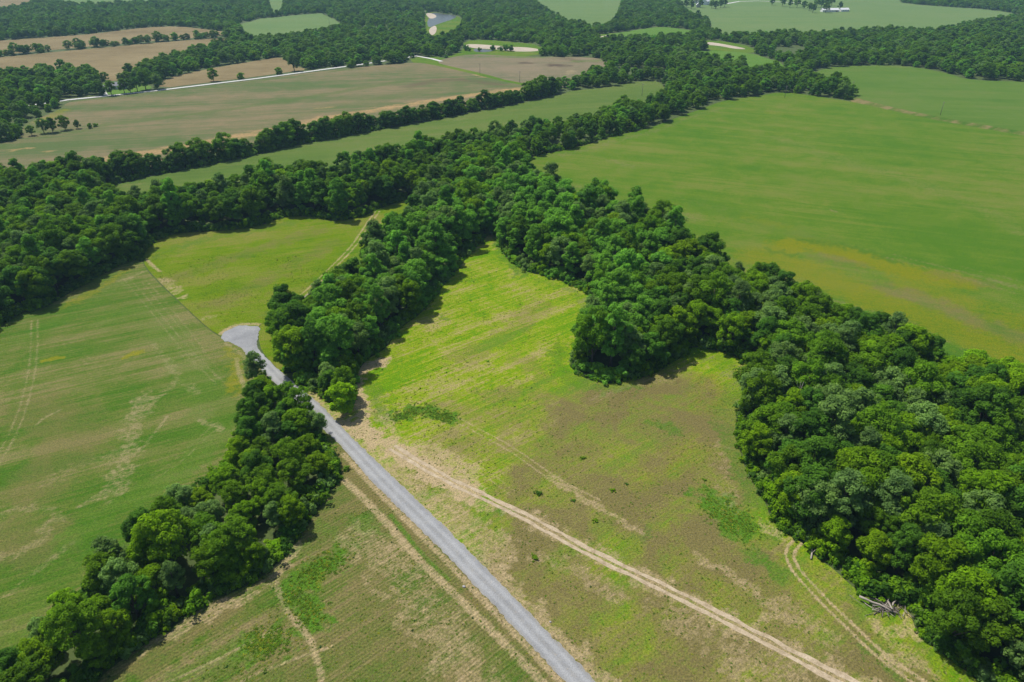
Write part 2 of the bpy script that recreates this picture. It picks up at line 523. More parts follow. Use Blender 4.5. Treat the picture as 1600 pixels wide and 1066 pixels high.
def sheet(name, poly, step, mat, z=0.0, strokes=(), relief=0.0, crown=None):
    """a ground sheet with the given outline: square cells inside, trimmed cells along the edge"""
    x0, y0 = poly.min(0) - step * .5
    x1, y1 = poly.max(0) + step
    nx, ny = int((x1 - x0) / step) + 1, int((y1 - y0) / step) + 1
    # cells crossed by the outline
    edge = set()
    Q = np.vstack([poly, poly[:1]])
    for a, b in zip(Q[:-1], Q[1:]):
        n = max(2, int(np.hypot(*(b - a)) / (step * .2)) + 2)
        p = a + (b - a) * np.linspace(0, 1, n)[:, None]
        ij = np.floor((p - (x0, y0)) / step).astype(int)
        edge.update(map(tuple, ij))
    cx = x0 + (np.arange(nx) + .5) * step
    cyy = y0 + (np.arange(ny) + .5) * step
    gx, gy = np.meshgrid(cx, cyy, indexing='ij')
    ins = inside(np.stack([gx.ravel(), gy.ravel()], 1), poly).reshape(nx, ny)
    for i, j in edge:
        if 0 <= i < nx and 0 <= j < ny:
            ins[i, j] = False
    I, J = np.nonzero(ins)
    vid = lambda i, j: i * (ny + 1) + j
    F = np.stack([vid(I, J), vid(I + 1, J), vid(I + 1, J + 1), vid(I, J + 1)], 1)
    used, inv = np.unique(F, return_inverse=True)
    V = np.stack([x0 + (used // (ny + 1)) * step, y0 + (used % (ny + 1)) * step], 1)
    F = [tuple(r) for r in inv.reshape(-1, 4).tolist()]
    extra = []
    nb = len(V)
    for i, j in edge:
        c = clip_rect(poly, x0 + i * step, y0 + j * step, x0 + (i + 1) * step, y0 + (j + 1) * step)
        cc = []
        for p in c:
            if not cc or abs(p[0] - cc[-1][0]) + abs(p[1] - cc[-1][1]) > 1e-4:
                cc.append(p)
        if len(cc) > 1 and abs(cc[0][0] - cc[-1][0]) + abs(cc[0][1] - cc[-1][1]) < 1e-4:
            cc.pop()
        if len(cc) < 3:
            continue
        F.append(tuple(range(nb + len(extra), nb + len(extra) + len(cc))))
        extra += cc
    if extra:
        V = np.vstack([V, np.array(extra)]) if len(V) else np.array(extra)
    Z = np.full(len(V), z)
    if crown is not None:
        Z = Z + crown(V)
    me = bpy.data.meshes.new(name)
    me.from_pydata(np.column_stack([V, Z]).tolist(), [], F)
    me.materials.append(mat)
    if True:
        mask = np.zeros((len(V), 4), np.float32)
        for ch, pts, w, s in strokes:
            L = GP(pts)
            if len(L) > 2:
                L = np.vstack([L[:1], smooth(L, 1)[1:-3], L[-1:]])
            lo, hi = L.min(0) - w * 1.2, L.max(0) + w * 1.2
            sel = np.nonzero(((V >= lo) & (V <= hi)).all(1))[0]
            if not len(sel):
                continue
            Vs = V[sel]
            if w > 2:
                am = min(1.6, .22 * w)
                Vs = Vs + am * np.column_stack([np.sin(Vs[:, 0] * .83 + 1.3 * np.sin(Vs[:, 1] * .61)) + .6 * np.sin(Vs[:, 1] * 2.3 + Vs[:, 0]), np.sin(Vs[:, 1] * .77 + 1.5 * np.sin(Vs[:, 0] * .67)) + .6 * np.sin(Vs[:, 0] * 2.1 - Vs[:, 1])]) + rng.normal(0, .25 * am, (len(sel), 2))
            d = dist_line(Vs, L) / (w * .5)
            f = np.clip(1.5 - d, 0, 1)
            f = f * f * (3 - 2 * f) * s
            k = 'PGYB'.index(ch)
            mask[sel, k] = np.maximum(mask[sel, k], f)
        at = me.attributes.new('mask', 'FLOAT_COLOR', 'POINT')
        at.data.foreach_set('color', mask.ravel())
    me.update()
    o = link(name, me)
    return o


def ruts(pts, gap, w, s, ch='P'):
    """two wheel marks along a line"""
    L = GP(pts)
    out = []
    for sg in (-1, 1):
        q = []
        for i in range(len(L)):
            d = L[min(i + 1, len(L) - 1)] - L[max(i - 1, 0)]
            d = d / np.hypot(*d)
            p = L[i] + np.array([-d[1], d[0]]) * gap * .5 * sg
            px, py = pix_of(p)
            q.append((float(px), float(py)))
        out.append((ch, q, w, s))
    return out


# ------------------------------------------------------------------ ground, fields, lane, water
gm = bpy.data.meshes.new('ground')
S = 6000
gm.from_pydata([(-S, -S, -.12), (S, -S, -.12), (S, S, -.12), (-S, S, -.12)], [], [(0, 1, 2, 3)])
gm.materials.append(M['floor'])
tag(link('ground', gm), 'dark leaf litter and low green growth under the trees', 'ground', kind='structure')

STR = {}
STR['clearing'] = [
    # dead stalks over the far end of the field, away from the wooded clearing
    ('B', [(930, 640), (870, 760), (820, 860), (800, 960), (900, 1080)], 26, .75),
    ('B', [(960, 650), (1010, 640), (1090, 640), (1120, 720), (1080, 760), (980, 800), (950, 900), (1080, 1000), (1250, 1100)], 34, .80),
    ('B', [(1130, 860), (1250, 960), (1350, 1060), (1450, 1200)], 24, .7),
    ('B', [(700, 690), (780, 700), (850, 720)], 10, .55), ('B', [(720, 560), (800, 520), (840, 480)], 9, .35),
    ('B', [(760, 620), (850, 610), (900, 640)], 8, .5), ('B', [(640, 740), (720, 790), (790, 850)], 12, .55),
    ('B', [(700, 640), (760, 660), (830, 650), (880, 690)], 12, .5), ('B', [(800, 560), (840, 570), (860, 620)], 6, .4),
    ('B', [(1000, 575), (1040, 585), (1080, 600), (1000, 620)], 10, .5),
    # bare ground
    ('P', [(545, 662), (590, 690), (640, 718), (700, 752), (740, 772)], 6.5, 1.0), ('P', [(560, 690), (620, 745), (690, 810), (755, 875)], 9.0, .52),
    ('P', [(640, 700), (690, 720), (730, 745)], 8.0, .55), ('P', [(760, 830), (800, 850), (770, 880)], 6.0, .5),
    ('P', [(860, 745), (930, 790), (1000, 830)], 2.2, .5), ('P', [(1170, 985), (1195, 962), (1240, 965), (1300, 990)], 1.6, .5),
    ('P', [(560, 582), (580, 570), (606, 563)], 4.2, .95), ('P', [(562, 593), (564, 628), (567, 653), (577, 670), (600, 690)], 3.0, .85),
    ('P', [(530, 655), (556, 668), (600, 690), (640, 715), (700, 750)], 4.0, .80), ('P', [(600, 655), (625, 690), (660, 715)], 4.0, .45),
    ('P', [(615, 700), (660, 705), (690, 730), (665, 748)], 4.0, .5), ('P', [(690, 745), (715, 735), (716, 712)], 1.0, .6),
    ('P', [(490, 618), (525, 650), (560, 682), (600, 720), (650, 770), (700, 820), (765, 886), (820, 940), (900, 1020), (960, 1085)], 4.0, .60),
    ('P', [(700, 780), (740, 830), (770, 880)], 6.0, .45), ('P', [(660, 770), (700, 790), (760, 850)], 1.2, .6),
    ('P', [(690, 752), (720, 775), (800, 800), (817, 805), (900, 852), (1025, 912), (1200, 1002), (1330, 1066), (1460, 1130)], 4.6, .55),
    ('P', [(800, 960), (850, 1010), (900, 1066)], 3, .25), ('P', [(850, 870), (900, 890), (960, 930)], 5, .4),
    ('P', [(1090, 870), (1140, 895), (1200, 940), (1215, 960)], 2.4, .45), ('P', [(1195, 958), (1180, 975), (1182, 990)], 1.0, .6),
    ('P', [(1050, 960), (1100, 990)], 8, .35), ('P', [(1150, 1030), (1250, 1066)], 8, .4), ('P', [(1220, 945), (1300, 1000)], 6, .35),
    ('P', [(1385, 985), (1405, 990), (1420, 975)], 5, .55), ('P', [(1195, 820), (1215, 838)], 3, .5), ('P', [(1400, 1010), (1450, 1050)], 4, .4),
    ('P', [(1125, 700), (1130, 740), (1140, 800)], 5, .3),
    ('P', [(930, 625), (980, 600), (1060, 590)], 3, .25), ('P', [(1385, 1030), (1400, 1035)], 2.2, .8),
    # lush growth
    ('G', [(618, 654), (640, 645), (668, 637)], 5.0, .95), ('G', [(676, 644), (694, 652), (708, 655)], 4.5, .9),
    ('G', [(776, 372), (792, 404), (815, 428)], 6.0, .8), ('G', [(840, 438), (900, 455), (918, 480)], 5, .55),
    ('G', [(872, 540), (872, 570), (890, 592), (930, 608), (985, 604)], 6.0, .65), ('G', [(585, 600), (590, 630), (600, 650)], 6, .65),
    ('G', [(612, 560), (690, 470), (745, 400)], 3, .3), ('G', [(1112, 784), (1130, 800), (1150, 815), (1165, 828)], 8.5, 1.0),
    ('G', [(1012, 661), (1035, 662), (1050, 672)], 4, .75), ('G', [(1180, 868), (1200, 880), (1222, 898)], 4, .8),
    ('G', [(1085, 556), (1130, 562), (1160, 585), (1145, 620), (1140, 680)], 9, .55), ('G', [(1142, 690), (1160, 740), (1185, 785)], 5, .65),
    ('G', [(960, 870), (990, 850), (1010, 830)], 4, .5), ('G', [(940, 830), (965, 835)], 5, .4), ('G', [(780, 800), (800, 797)], 2.5, .9),
    ('G', [(700, 770), (730, 790)], 2, .5), ('G', [(745, 870), (762, 882)], 3, .8), ('G', [(1330, 930), (1380, 950)], 5, .6),
    ('G', [(1365, 1015), (1400, 1050)], 4, .6), ('G', [(1440, 1010), (1500, 1060)], 4, .5), ('G', [(690, 495), (700, 500)], 3, .6),
    ('Y', [(1000, 760), (1060, 720), (1110, 690)], 12, .5), ('Y', [(1060, 850), (1130, 900), (1200, 930)], 14, .35),
    ('Y', [(900, 920), (940, 900)], 8, .3), ('Y', [(1110, 600), (1100, 660)], 12, .5),
] + ruts([(715, 657), (760, 680), (800, 702), (870, 752), (935, 785)], 1.7, .55, .6) \
  + ruts([(1250, 842), (1232, 862), (1240, 887), (1262, 912), (1295, 947), (1330, 980), (1360, 1010), (1390, 1034), (1430, 1062), (1500, 1110)], 1.7, .75, .85) \
  + ruts([(650, 680), (700, 700), (760, 740), (800, 770)], 1.7, .5, .45)
STR['bottom'] = [
    ('P', [(540, 752), (592, 802), (650, 872), (707, 925), (795, 1012), (860, 1080), (940, 1170)], 1.9, .75),
    ('P', [(537, 710), (600, 778), (682, 860), (746, 928), (800, 985), (870, 1060), (940, 1135)], 1.6, .7),
    ('B', [(530, 715), (600, 790), (690, 880), (780, 970), (860, 1056), (960, 1170)], 6.5, .85),
    ('G', [(610, 805), (660, 868), (700, 905)], 1.2, .7), ('P', [(470, 850), (440, 880), (425, 905)], 3, .5),
    ('P', [(560, 840), (600, 870), (650, 930), (700, 1010), (760, 1090)], 10, .42), ('P', [(620, 900), (690, 960), (740, 1040)], 9, .35),
    ('B', [(560, 800), (640, 900), (720, 1000), (800, 1100)], 26, .5), ('B', [(480, 1000), (560, 1060), (640, 1100)], 22, .4),
    ('G', [(478, 905), (500, 888), (525, 872)], 6, .95), ('Y', [(478, 900), (497, 905)], 4, .7), ('G', [(450, 925), (480, 950), (495, 970)], 5, .9),
    ('G', [(405, 1010), (430, 1000)], 7, .8), ('G', [(560, 815), (585, 830)], 5, .6), ('G', [(500, 820), (545, 850)], 4, .45), ('G', [(270, 1060), (380, 1010)], 5, .45),
    ('P', [(425, 900), (438, 928), (452, 962), (478, 985), (500, 1040), (505, 1090)], 1.5, .55),
    ('P', [(250, 1070), (300, 1050), (380, 1010), (430, 985)], .8, .5), ('P', [(330, 1085), (430, 1040), (520, 1010)], .8, .45),
    ('P', [(230, 1010), (330, 955), (400, 925)], 3, .5),
    ('B', [(170, 1075), (260, 1010), (360, 950)], 5, .6)]
STR['left'] = ruts([(54, 500), (53, 560), (44, 610), (27, 665), (0, 715), (-40, 770)], 1.8, .5, .6) + \
    ruts([(195, 432), (240, 485), (285, 540), (345, 600)], 2.0, .6, .5) + ruts([(222, 436), (262, 482), (300, 528), (345, 592)], 1.8, .5, .45) + \
    ruts([(345, 660), (310, 690), (280, 720), (240, 745)], 1.8, .6, .45) + ruts([(100, 533), (150, 575), (192, 597), (222, 620)], 1.8, .5, .35) + [
    ('P', [(223, 620), (212, 655), (205, 695), (190, 735), (180, 770)], 5.5, .60), ('P', [(240, 538), (262, 565), (280, 590), (262, 608), (228, 640)], 2.6, .5),
    ('P', [(280, 545), (298, 558), (320, 575)], 3, .45), ('P', [(187, 440), (225, 425)], 2.6, .55), ('P', [(262, 650), (245, 672), (230, 692)], 1.0, .7),
    ('P', [(97, 640), (70, 652), (55, 665)], 1.0, .7), ('P', [(130, 790), (165, 765), (190, 757)], 2.2, .6), ('P', [(312, 655), (345, 670)], 2.2, .6),
    ('P', [(0, 805), (40, 790), (80, 795), (100, 812), (60, 825), (75, 835), (40, 862), (0, 870)], 2.6, .5), ('P', [(290, 600), (310, 615)], 3.4, .45),
    ('P', [(80, 750), (120, 730), (190, 710)], 5, .4), ('P', [(0, 935), (20, 925), (60, 890), (110, 850)], 2.0, .45), ('P', [(150, 465), (190, 440), (205, 450)], 5, .3),
    ('P', [(370, 560), (372, 580), (382, 605)], 1.6, .8), ('P', [(352, 537), (362, 542), (380, 556), (392, 572)], 1.4, .7),
    ('G', [(170, 500), (215, 480), (260, 520), (330, 620), (330, 680)], 14, .55), ('G', [(110, 840), (150, 810), (200, 780), (280, 735), (350, 680)], 9, .7),
    ('G', [(0, 545), (100, 500), (200, 440)], 9, .55), ('G', [(60, 560), (160, 540)], 10, .45), ('G', [(20, 985), (70, 930), (120, 880)], 7, .5),
    ('Y', [(68, 565), (95, 558)], 2.2, .9), ('Y', [(198, 557), (220, 550)], 2.5, .8), ('Y', [(100, 480), (150, 455), (200, 420)], 4, .5),
    ('Y', [(355, 545), (372, 565), (365, 610)], 5, .6), ('B', [(50, 640), (130, 680), (60, 760)], 16, .4), ('B', [(0, 850), (60, 850)], 14, .45)]
STR['meadow'] = ruts([(455, 484), (462, 470), (487, 450), (520, 418), (552, 386), (572, 355), (590, 330)], 1.9, 1.0, .62) + \
    ruts([(540, 415), (575, 385), (585, 360), (598, 348)], 1.7, .7, .35) + [
    ('P', [(228, 405), (240, 417), (250, 424)], 1.6, .7), ('P', [(256, 438), (278, 455)], 5, .45), ('P', [(278, 466), (290, 463)], 3, .6), ('P', [(316, 500), (330, 495)], 3, .4),
    ('P', [(345, 522), (358, 512), (372, 507), (395, 506), (410, 508)], 2.0, .7), ('P', [(412, 520), (416, 545)], 3, .5),
    ('P', [(380, 352), (460, 332), (520, 343)], 5, .3), ('B', [(260, 440), (400, 390), (500, 360)], 8, .35), ('B', [(330, 480), (450, 420), (520, 380)], 8, .3),
    ('G', [(240, 400), (330, 370), (450, 350)], 8, .5), ('G', [(540, 430), (600, 370), (640, 325)], 8, .55), ('G', [(420, 490), (480, 470)], 8, .4),
    ('P', [(205, 412), (222, 406)], 3, .6)]
STR['big'] = [
    ('Y', [(1228, 386), (1260, 380), (1310, 392), (1370, 410), (1430, 428), (1500, 440)], 16, .85), ('Y', [(1190, 402), (1270, 425), (1360, 465), (1450, 500), (1560, 540), (1680, 585)], 22, .65),
    ('Y', [(1420, 445), (1520, 480), (1640, 520)], 18, .55), ('Y', [(1170, 340), (1230, 355)], 8, .5), ('Y', [(1500, 520), (1600, 560)], 20, .5), ('Y', [(1200, 175), (1240, 180)], 10, .35),
    ('B', [(1380, 450), (1440, 465), (1520, 500), (1600, 530)], 10, .55), ('B', [(1280, 400), (1340, 415)], 8, .4), ('B', [(1470, 430), (1540, 445)], 8, .4),
    ('P', [(1280, 462), (1350, 485), (1420, 500), (1460, 525), (1500, 545)], 2.4, .5), ('P', [(1400, 455), (1460, 480), (1500, 495)], 5, .28),
    ('G', [(1270, 470), (1330, 492), (1410, 518), (1480, 550), (1600, 592), (1750, 640)], 9, .75), ('G', [(1250, 375), (1330, 385), (1400, 410)], 6, .6), ('G', [(1200, 390), (1240, 400)], 6, .6),
    ('P', [(1210, 215), (1330, 255), (1440, 285), (1560, 340), (1640, 380)], 16, .30), ('P', [(1370, 195), (1420, 222)], 8, .25), ('P', [(850, 285), (920, 300), (1000, 330), (1080, 340)], 14, .35),
    ('P', [(850, 245), (910, 237), (965, 218), (1020, 207), (1080, 182), (1140, 165)], 7, .38), ('P', [(950, 250), (990, 260)], 6, .4), ('P', [(1298, 328), (1306, 331)], 2.0, .8),
    ('P', [(1060, 305), (1090, 320), (1140, 325)], 8, .3), ('G', [(1100, 320), (1200, 350), (1300, 380)], 20, .35), ('G', [(1250, 280), (1400, 340), (1560, 380)], 30, .25)] + \
    ruts([(1390, 400), (1470, 420), (1540, 440), (1640, 470)], 5.0, 1.8, .5) + ruts([(1440, 290), (1530, 318), (1640, 350)], 5, 1.8, .3) + ruts([(1500, 420), (1640, 455)], 5.0, 1.8, .5)
STR['plough'] = [
    ('P', [(-100, 290), (60, 268), (150, 252), (260, 234), (330, 222), (420, 204), (500, 188)], 16, .55), ('P', [(500, 186), (560, 176), (640, 163), (720, 151), (800, 140), (862, 136)], 14, .6),
    ('P', [(20, 235), (45, 231)], 5, .6), ('P', [(60, 238), (80, 236)], 4, .5), ('P', [(200, 208), (225, 207)], 5, .4), ('P', [(490, 170), (520, 167)], 5, .5), ('P', [(745, 117), (790, 124)], 8, .5),
    ('G', [(150, 197), (260, 184), (380, 168), (480, 152), (590, 134), (640, 125)], 12, .5), ('G', [(450, 185), (560, 160), (680, 140)], 20, .35), ('G', [(40, 190), (60, 210), (130, 205)], 10, .6),
    ('G', [(0, 225), (100, 215), (250, 205)], 25, .3), ('G', [(107, 159), (250, 145), (400, 127), (560, 107)], 5, .7), ('B', [(640, 135), (700, 122), (780, 132)], 14, .5), ('Y', [(60, 190), (100, 172)], 10, .6)]
STR['plough2'] = [('B', [(815, 98), (830, 99)], 9, .9), ('B', [(862, 102), (880, 103)], 14, .9), ('B', [(885, 92), (905, 96)], 12, .5), ('G', [(900, 96), (945, 94)], 16, .5), ('G', [(720, 88), (850, 90)], 8, .6),
                  ('P', [(870, 132), (895, 110)], 8, .4), ('P', [(800, 118), (870, 124)], 8, .3)]
STR['strip'] = ruts([(300, 272), (500, 232), (700, 190), (820, 170), (900, 152)], 3, 1.2, .3) + [('P', [(560, 232), (700, 196), (850, 166)], 4, .3), ('G', [(300, 280), (500, 240), (800, 180)], 10, .3), ('P', [(185, 292), (215, 290)], 8, .4)]

G_ = dict
FM = {
    # name            dark green            main                 dry/light
    'bottom': field_mat('dry_stubble_grass', (.054, .130, .010), (.112, .142, .028), (.215, .175, .078), ang=41, kb=.9, km=1.1, ks=1.5, kf=1.1, rows=(.8, .17), sv=.05, su=1.5, speck=0.0),
    'left': field_mat('mown_grass', (.056, .132, .010), (.104, .148, .024), (.178, .170, .060), pale=(.30, .255, .13), ang=27, kb=.9, km=1.0, ks=1.6, kf=.8, su=.9, sv=.03),
    'meadow': field_mat('yellow_green_meadow', (.062, .150, .003), (.122, .190, .004), (.178, .188, .034), ang=20, kb=.9, km=.8, ks=1.0, kf=.6, sv=.06, su=.6, speck=0.0),
    'clearing': field_mat('rough_clearing_grass', (.105, .230, .003), (.205, .275, .008), (.300, .265, .095), ang=38, kb=.9, km=1.3, ks=1.5, kf=1.5, su=1.4, rows=(.9, .07), sv=.06, speck=0.0),
    'big': field_mat('young_crop_green', pale=(.19, .175, .075), a=(.064, .148, .008), b=(.093, .165, .012), c=(.138, .175, .028), ang=-21, kb=1.2, km=1.0, ks=1.0, kf=.9, su=.5, sv=.012, yell=(.165, .178, .006), lush=(.05, .135, .012)),
    'farright': field_mat('far_green_crop', (.064, .140, .016), (.090, .162, .022), (.120, .168, .036), ang=-10, kb=.7, km=.5, ks=.8, kf=.3, su=.3, sv=.01),
    'strip': field_mat('green_strip_crop', (.070, .130, .022), (.100, .155, .030), (.135, .165, .045), pale=(.2, .19, .08), ang=12, kb=.7, km=.5, ks=.9, kf=.3, su=.3, sv=.008),
    'plough': field_mat('sparse_crop_on_soil', (.090, .130, .042), (.150, .145, .068), (.205, .165, .090), ang=13, kb=1.0, km=.8, ks=1.4, kf=.4, su=.25, sv=.006, pale=(.44, .28, .13), brown=(.12, .09, .055), lush=(.07, .13, .025)),
    'plough2': field_mat('bare_crop_soil', (.135, .140, .075), (.185, .160, .095), (.225, .180, .115), ang=5, kb=1.0, km=.8, ks=1.0, kf=.4, su=.25, sv=.01, brown=(.09, .065, .045)),
    'brown': field_mat('bare_brown_soil', (.160, .124, .060), (.212, .165, .082), (.252, .200, .105), ang=9, kb=.9, km=.7, ks=.9, kf=.4, su=.25, sv=.006),
    'far': field_mat('distant_green_crop', (.100, .175, .052), (.125, .195, .062), (.155, .205, .075), ang=4, kb=.6, km=.5, ks=.6, kf=.2, su=.2, sv=.006),
    'wedge': field_mat('bright_grass', (.070, .170, .018), (.095, .190, .026), (.13, .2, .04), ang=4, kb=.6, km=.5, ks=.4, kf=.2),
}
LAB = {
    'bottom': ('field', 'dry stubble field beside the gravel lane', .4, 'bottom'),
    'left': ('field', 'mown green field with tyre marks and straw streaks', .45, 'left'),
    'meadow': ('meadow', 'yellow green meadow behind the gravel turnaround', .6, 'meadow'),
    'clearing': ('clearing', 'rough grass clearing crossed by a dirt track', .4, 'clearing'),
    'big': ('field', 'wide young green crop field with yellow patches', 1.5, 'big'),
    'farright': ('field', 'green crop field beyond the ditch', 8, 'farright'),
    'strip': ('field', 'long narrow green field behind the hedgerow', 3.5, 'strip'),
    'plough': ('field', 'sparse brown and green crop field with a white road', 4, 'plough'),
    'plough2': ('field', 'bare crop field near the river sandbar', 5, 'plough2'),
    'brown1': ('field', 'bare brown field by the white road', 8, 'brown'), 'brown2': ('field', 'long bare brown field between tree lines', 9, 'brown'),
    'brown3': ('field', 'thin bare brown field between far tree lines', 12, 'brown'), 'farleft': ('field', 'pale green far field among woods', 12, 'far'),
    'top1': ('field', 'far brown field', 25, 'brown'), 'top2': ('field', 'far pale field beyond the woods', 25, 'far'),
    'top3': ('field', 'far green field beyond the river wood', 20, 'far'), 'top4': ('field', 'far green gap between woods', 20, 'far'),
    'top5': ('field', 'wide far green field round the farm', 18, 'far'), 'top6': ('field', 'farthest green field', 25, 'far'),
    'wedge': ('field', 'small bright green field among trees', 10, 'wedge'), 'bay': ('field', 'small bright field by the creek', 8, 'wedge'),
    'lawn': ('lawn', 'house lawn beside the white road', 4, 'wedge'),
}
STR['left'] = [(c, p, max(w, .8), q * {'P': .74, 'G': .7}.get(c, 1)) for c, p, w, q in STR['left']]
STR['clearing'] = [(c, p, w, q * ((1.06 if w > 20 else .9) if c == 'B' else .85 if c == 'G' and q < .9 else 1)) for c, p, w, q in STR['clearing']]
STR['big'] = [(c, p, w, q * (.95 if c in 'YB' else .95)) for c, p, w, q in STR['big']]
for k, (nm, lb, st, mk) in LAB.items():
    o = sheet(nm, POLY[k], st, FM[mk], 0.0, STR.get(k, ()))
    tag(o, lb, nm, kind='structure')
for k in BANKS:
    nm = {'ditch': 'ditch', 'grass_track': 'grass_track', 'lane_verge': 'verge'}.get(k, 'river_bank')
    o = sheet(nm, POLY[k], 8, FM['meadow' if k == 'lane_verge' else 'bottom' if k == 'ditch' else 'big'], -.02)
    tag(o, {'ditch': 'weedy yellow green ditch between two crop fields', 'grass_track': 'grass track across the brown crop fields', 'lane_verge': 'grass verge beside the gravel turnaround'}.get(k, 'grassy river bank'), nm.replace('_', ' '), kind='structure')

# the lane: pale blue-grey crushed stone
gv = NT('crushed_stone')
P = gv.pos()
n1, n2, n3 = gv.noise(P, 5.0, 6, .8), gv.noise(P, .22, 4, .6, .5), gv.noise(P, 1.1, 4, .6)
cg = gv.ramp(n2, [(.3, (.205, .211, .218)), (.55, (.255, .261, .266)), (.75, (.305, .307, .303))])
la = gv.n('ShaderNodeAttribute', attribute_name='mask')
ls = gv.n('ShaderNodeSeparateColor')
gv.put(ls.inputs[0], la.outputs['Color'])
n4 = gv.noise(P, .9, 5, .7)
cg = gv.mix(gv.math('MULTIPLY', ls.outputs[0], gv.math('ADD', .15, n4), clamp=True), cg, (.35, .355, .352))
cg = gv.mix(gv.math('MULTIPLY', gv.math('MULTIPLY', ls.outputs[1], gv.math('SUBTRACT', gv.math('MULTIPLY', n4, 4.0), 1.4), clamp=True), .8), cg, (.27, .245, .185))
cg = gv.mix(1.0, cg, gv.ramp(n1, [(.3, (.62, .62, .62)), (.55, (1, 1, 1)), (.75, (1.28, 1.27, 1.25))]), 'MULTIPLY')
cg = gv.mix(gv.math('MULTIPLY', gv.math('GREATER_THAN', n3, .66), .25), cg, (.36, .30, .22))
gv.col(cg)
gv.rough(.95, .15)
gv.bump(n1, .8, .05)
M['gravel'] = gv.mat
rp = []
for i in range(len(ROADP)):
    a, b = ROADP[i], ROADP[(i + 1) % len(ROADP)]
    n = max(1, int(np.hypot(*(b - a)) / .8))
    for t in range(n):
        rp.append(a + (b - a) * t / n + rng.normal(0, .12, 2))
rp = np.array(rp)
edge_d = lambda V: np.clip(dist_line(V, ROADP, True) / 1.6, 0, 1) * .10
lane_marks = ruts(ROAD_MID[3:], 1.9, .9, .9) + [('G', ROAD_L[4:], .8, .8), ('G', ROAD_R[:20], .8, .8), ('G', ROAD_MID[5:], .6, .35)]
o = sheet('gravel_lane', rp, .4, M['gravel'], .03, lane_marks, crown=edge_d)
tag(o, 'pale grey gravel lane ending in a turnaround', 'lane', kind='structure')


def ribbon(name, line, w, mat, z, jit=.12, seg=1.0):
    pts = []
    L = np.asarray(line)
    for a, b in zip(L[:-1], L[1:]):
        n = max(1, int(np.hypot(*(b - a)) / seg))
        for t in range(n):
            pts.append(a + (b - a) * t / n)
    pts.append(L[-1])
    pts = np.array(pts)
    V, F = [], []
    wn_ = np.apply_along_axis(lambda q: np.convolve(q, np.ones(5) / 2.3, 'same'), 0, rng.normal(0, jit, (len(pts), 2)))
    for i, p in enumerate(pts):
        d = pts[min(i + 1, len(pts) - 1)] - pts[max(i - 1, 0)]
        d = d / np.hypot(*d)
        n_ = np.array([-d[1], d[0]])
        for s in (-1, -.4, .4, 1):
            q = p + n_ * s * w * .5 * (1 + (wn_[i, int(s > 0)] if abs(s) == 1 else 0))
            V.append((q[0], q[1], z + (0.0 if abs(s) == 1 else .03)))
    for i in range(len(pts) - 1):
        for k in range(3):
            F.append((4 * i + k, 4 * i + k + 1, 4 * i + 5 + k, 4 * i + 4 + k))
    return link(name, mesh_from(name, V, F, mat))


dm = NT('dry_track_soil')
P = dm.pos()
n1, n2 = dm.noise(P, 3.0, 6, .75), dm.noise(P, .5, 5, .65)
cd = dm.ramp(n2, [(.3, (.25, .195, .115)), (.5, (.38, .305, .205)), (.72, (.47, .39, .275))])
cd = dm.mix(1.0, cd, dm.ramp(n1, [(.3, (.7, .7, .7)), (.6, (1.1, 1.1, 1.1))]), 'MULTIPLY')
dm.col(cd)
dm.rough(1, .05)
dm.bump(n1, .8, .08)
TRACK = smooth(GP([(606, 695), (632, 711), (650, 722), (700, 750), (760, 778), (805, 800), (817, 805), (900, 852), (960, 882), (1025, 912), (1100, 950), (1200, 1002),
                   (1275, 1042), (1330, 1068), (1460, 1132), (1620, 1215)]), 1)[:-2]
for k, sg in enumerate((-1, 1)):
    d = np.gradient(TRACK, axis=0)
    d /= np.hypot(d[:, 0], d[:, 1])[:, None]
    L = TRACK + np.stack([-d[:, 1], d[:, 0]], 1) * sg * .78
    o = ribbon('dirt_track', L, .95, dm.mat, .012 + .004 * k, .28, .7)
    tag(o, 'dry pale dirt wheel track crossing the clearing', 'track', 'wheel ruts of the dirt track', 'structure')
wr = simple_mat('white_limestone', (.42, .42, .40), (.58, .57, .55), .4)
o = ribbon('gravel_road', FARP, 4.2, wr, .05, .05, 12)
tag(o, 'white limestone road crossing the far fields', 'road', kind='structure')
o = ribbon('driveway', GP([(160, 140), (164, 146), (167, 150)]), 3.0, wr, .09, .05, 4)
tag(o, 'white driveway from the house to the road', 'driveway', kind='structure')
o = ribbon('gravel_road', GP([(1135, 6), (1155, 2.5), (1185, 1.5), (1260, 5)]), 6.0, wr, .05, .05, 12)
tag(o, 'pale road at the far farm', 'road', kind='structure')
snd = simple_mat('river_sand', (.32, .27, .20), (.44, .375, .29), .08)
for pts in ([(664.8, 20.6), (676, 21), (684, 26), (674, 30.5), (667.5, 26)], [(670, 45), (681, 39), (683, 48), (677, 56), (671, 53)],
            [(728, 69.5), (742, 69), (777.6, 71.5), (798, 73.6), (823, 74), (843.6, 77), (842, 80.5), (805, 81), (773, 77), (754, 76.3), (742, 75.6), (728, 73)],
            [(1102, 65.5), (1120, 67), (1172, 77), (1150, 77), (1125, 72), (1102, 70)], [(932, 59), (945, 55.5), (960, 54), (955, 57), (940, 60)]):
    o = sheet('sandbar', smooth(GP(pts), 2), 10, snd, .06)
    tag(o, 'pale sandbar along the river', 'sandbar', kind='structure')
wt = NT('river_water')
wt.col((.055, .060, .045))
wt.rough(.3, .2)
wt.bump(wt.noise(wt.pos(), .4, 3), .15, .1)
for pts in ([(672, 19), (695, 21.5), (716, 25), (706, 31), (695, 34), (681, 39), (670, 44), (667, 36), (670, 29)], [(740, 75.6), (757, 77), (775, 79), (757, 82), (740, 81)]):
    o = sheet('river', smooth(GP(pts), 2), 10, wt.mat, .03)
    tag(o, 'still river water beside sandbars', 'river', kind='structure')

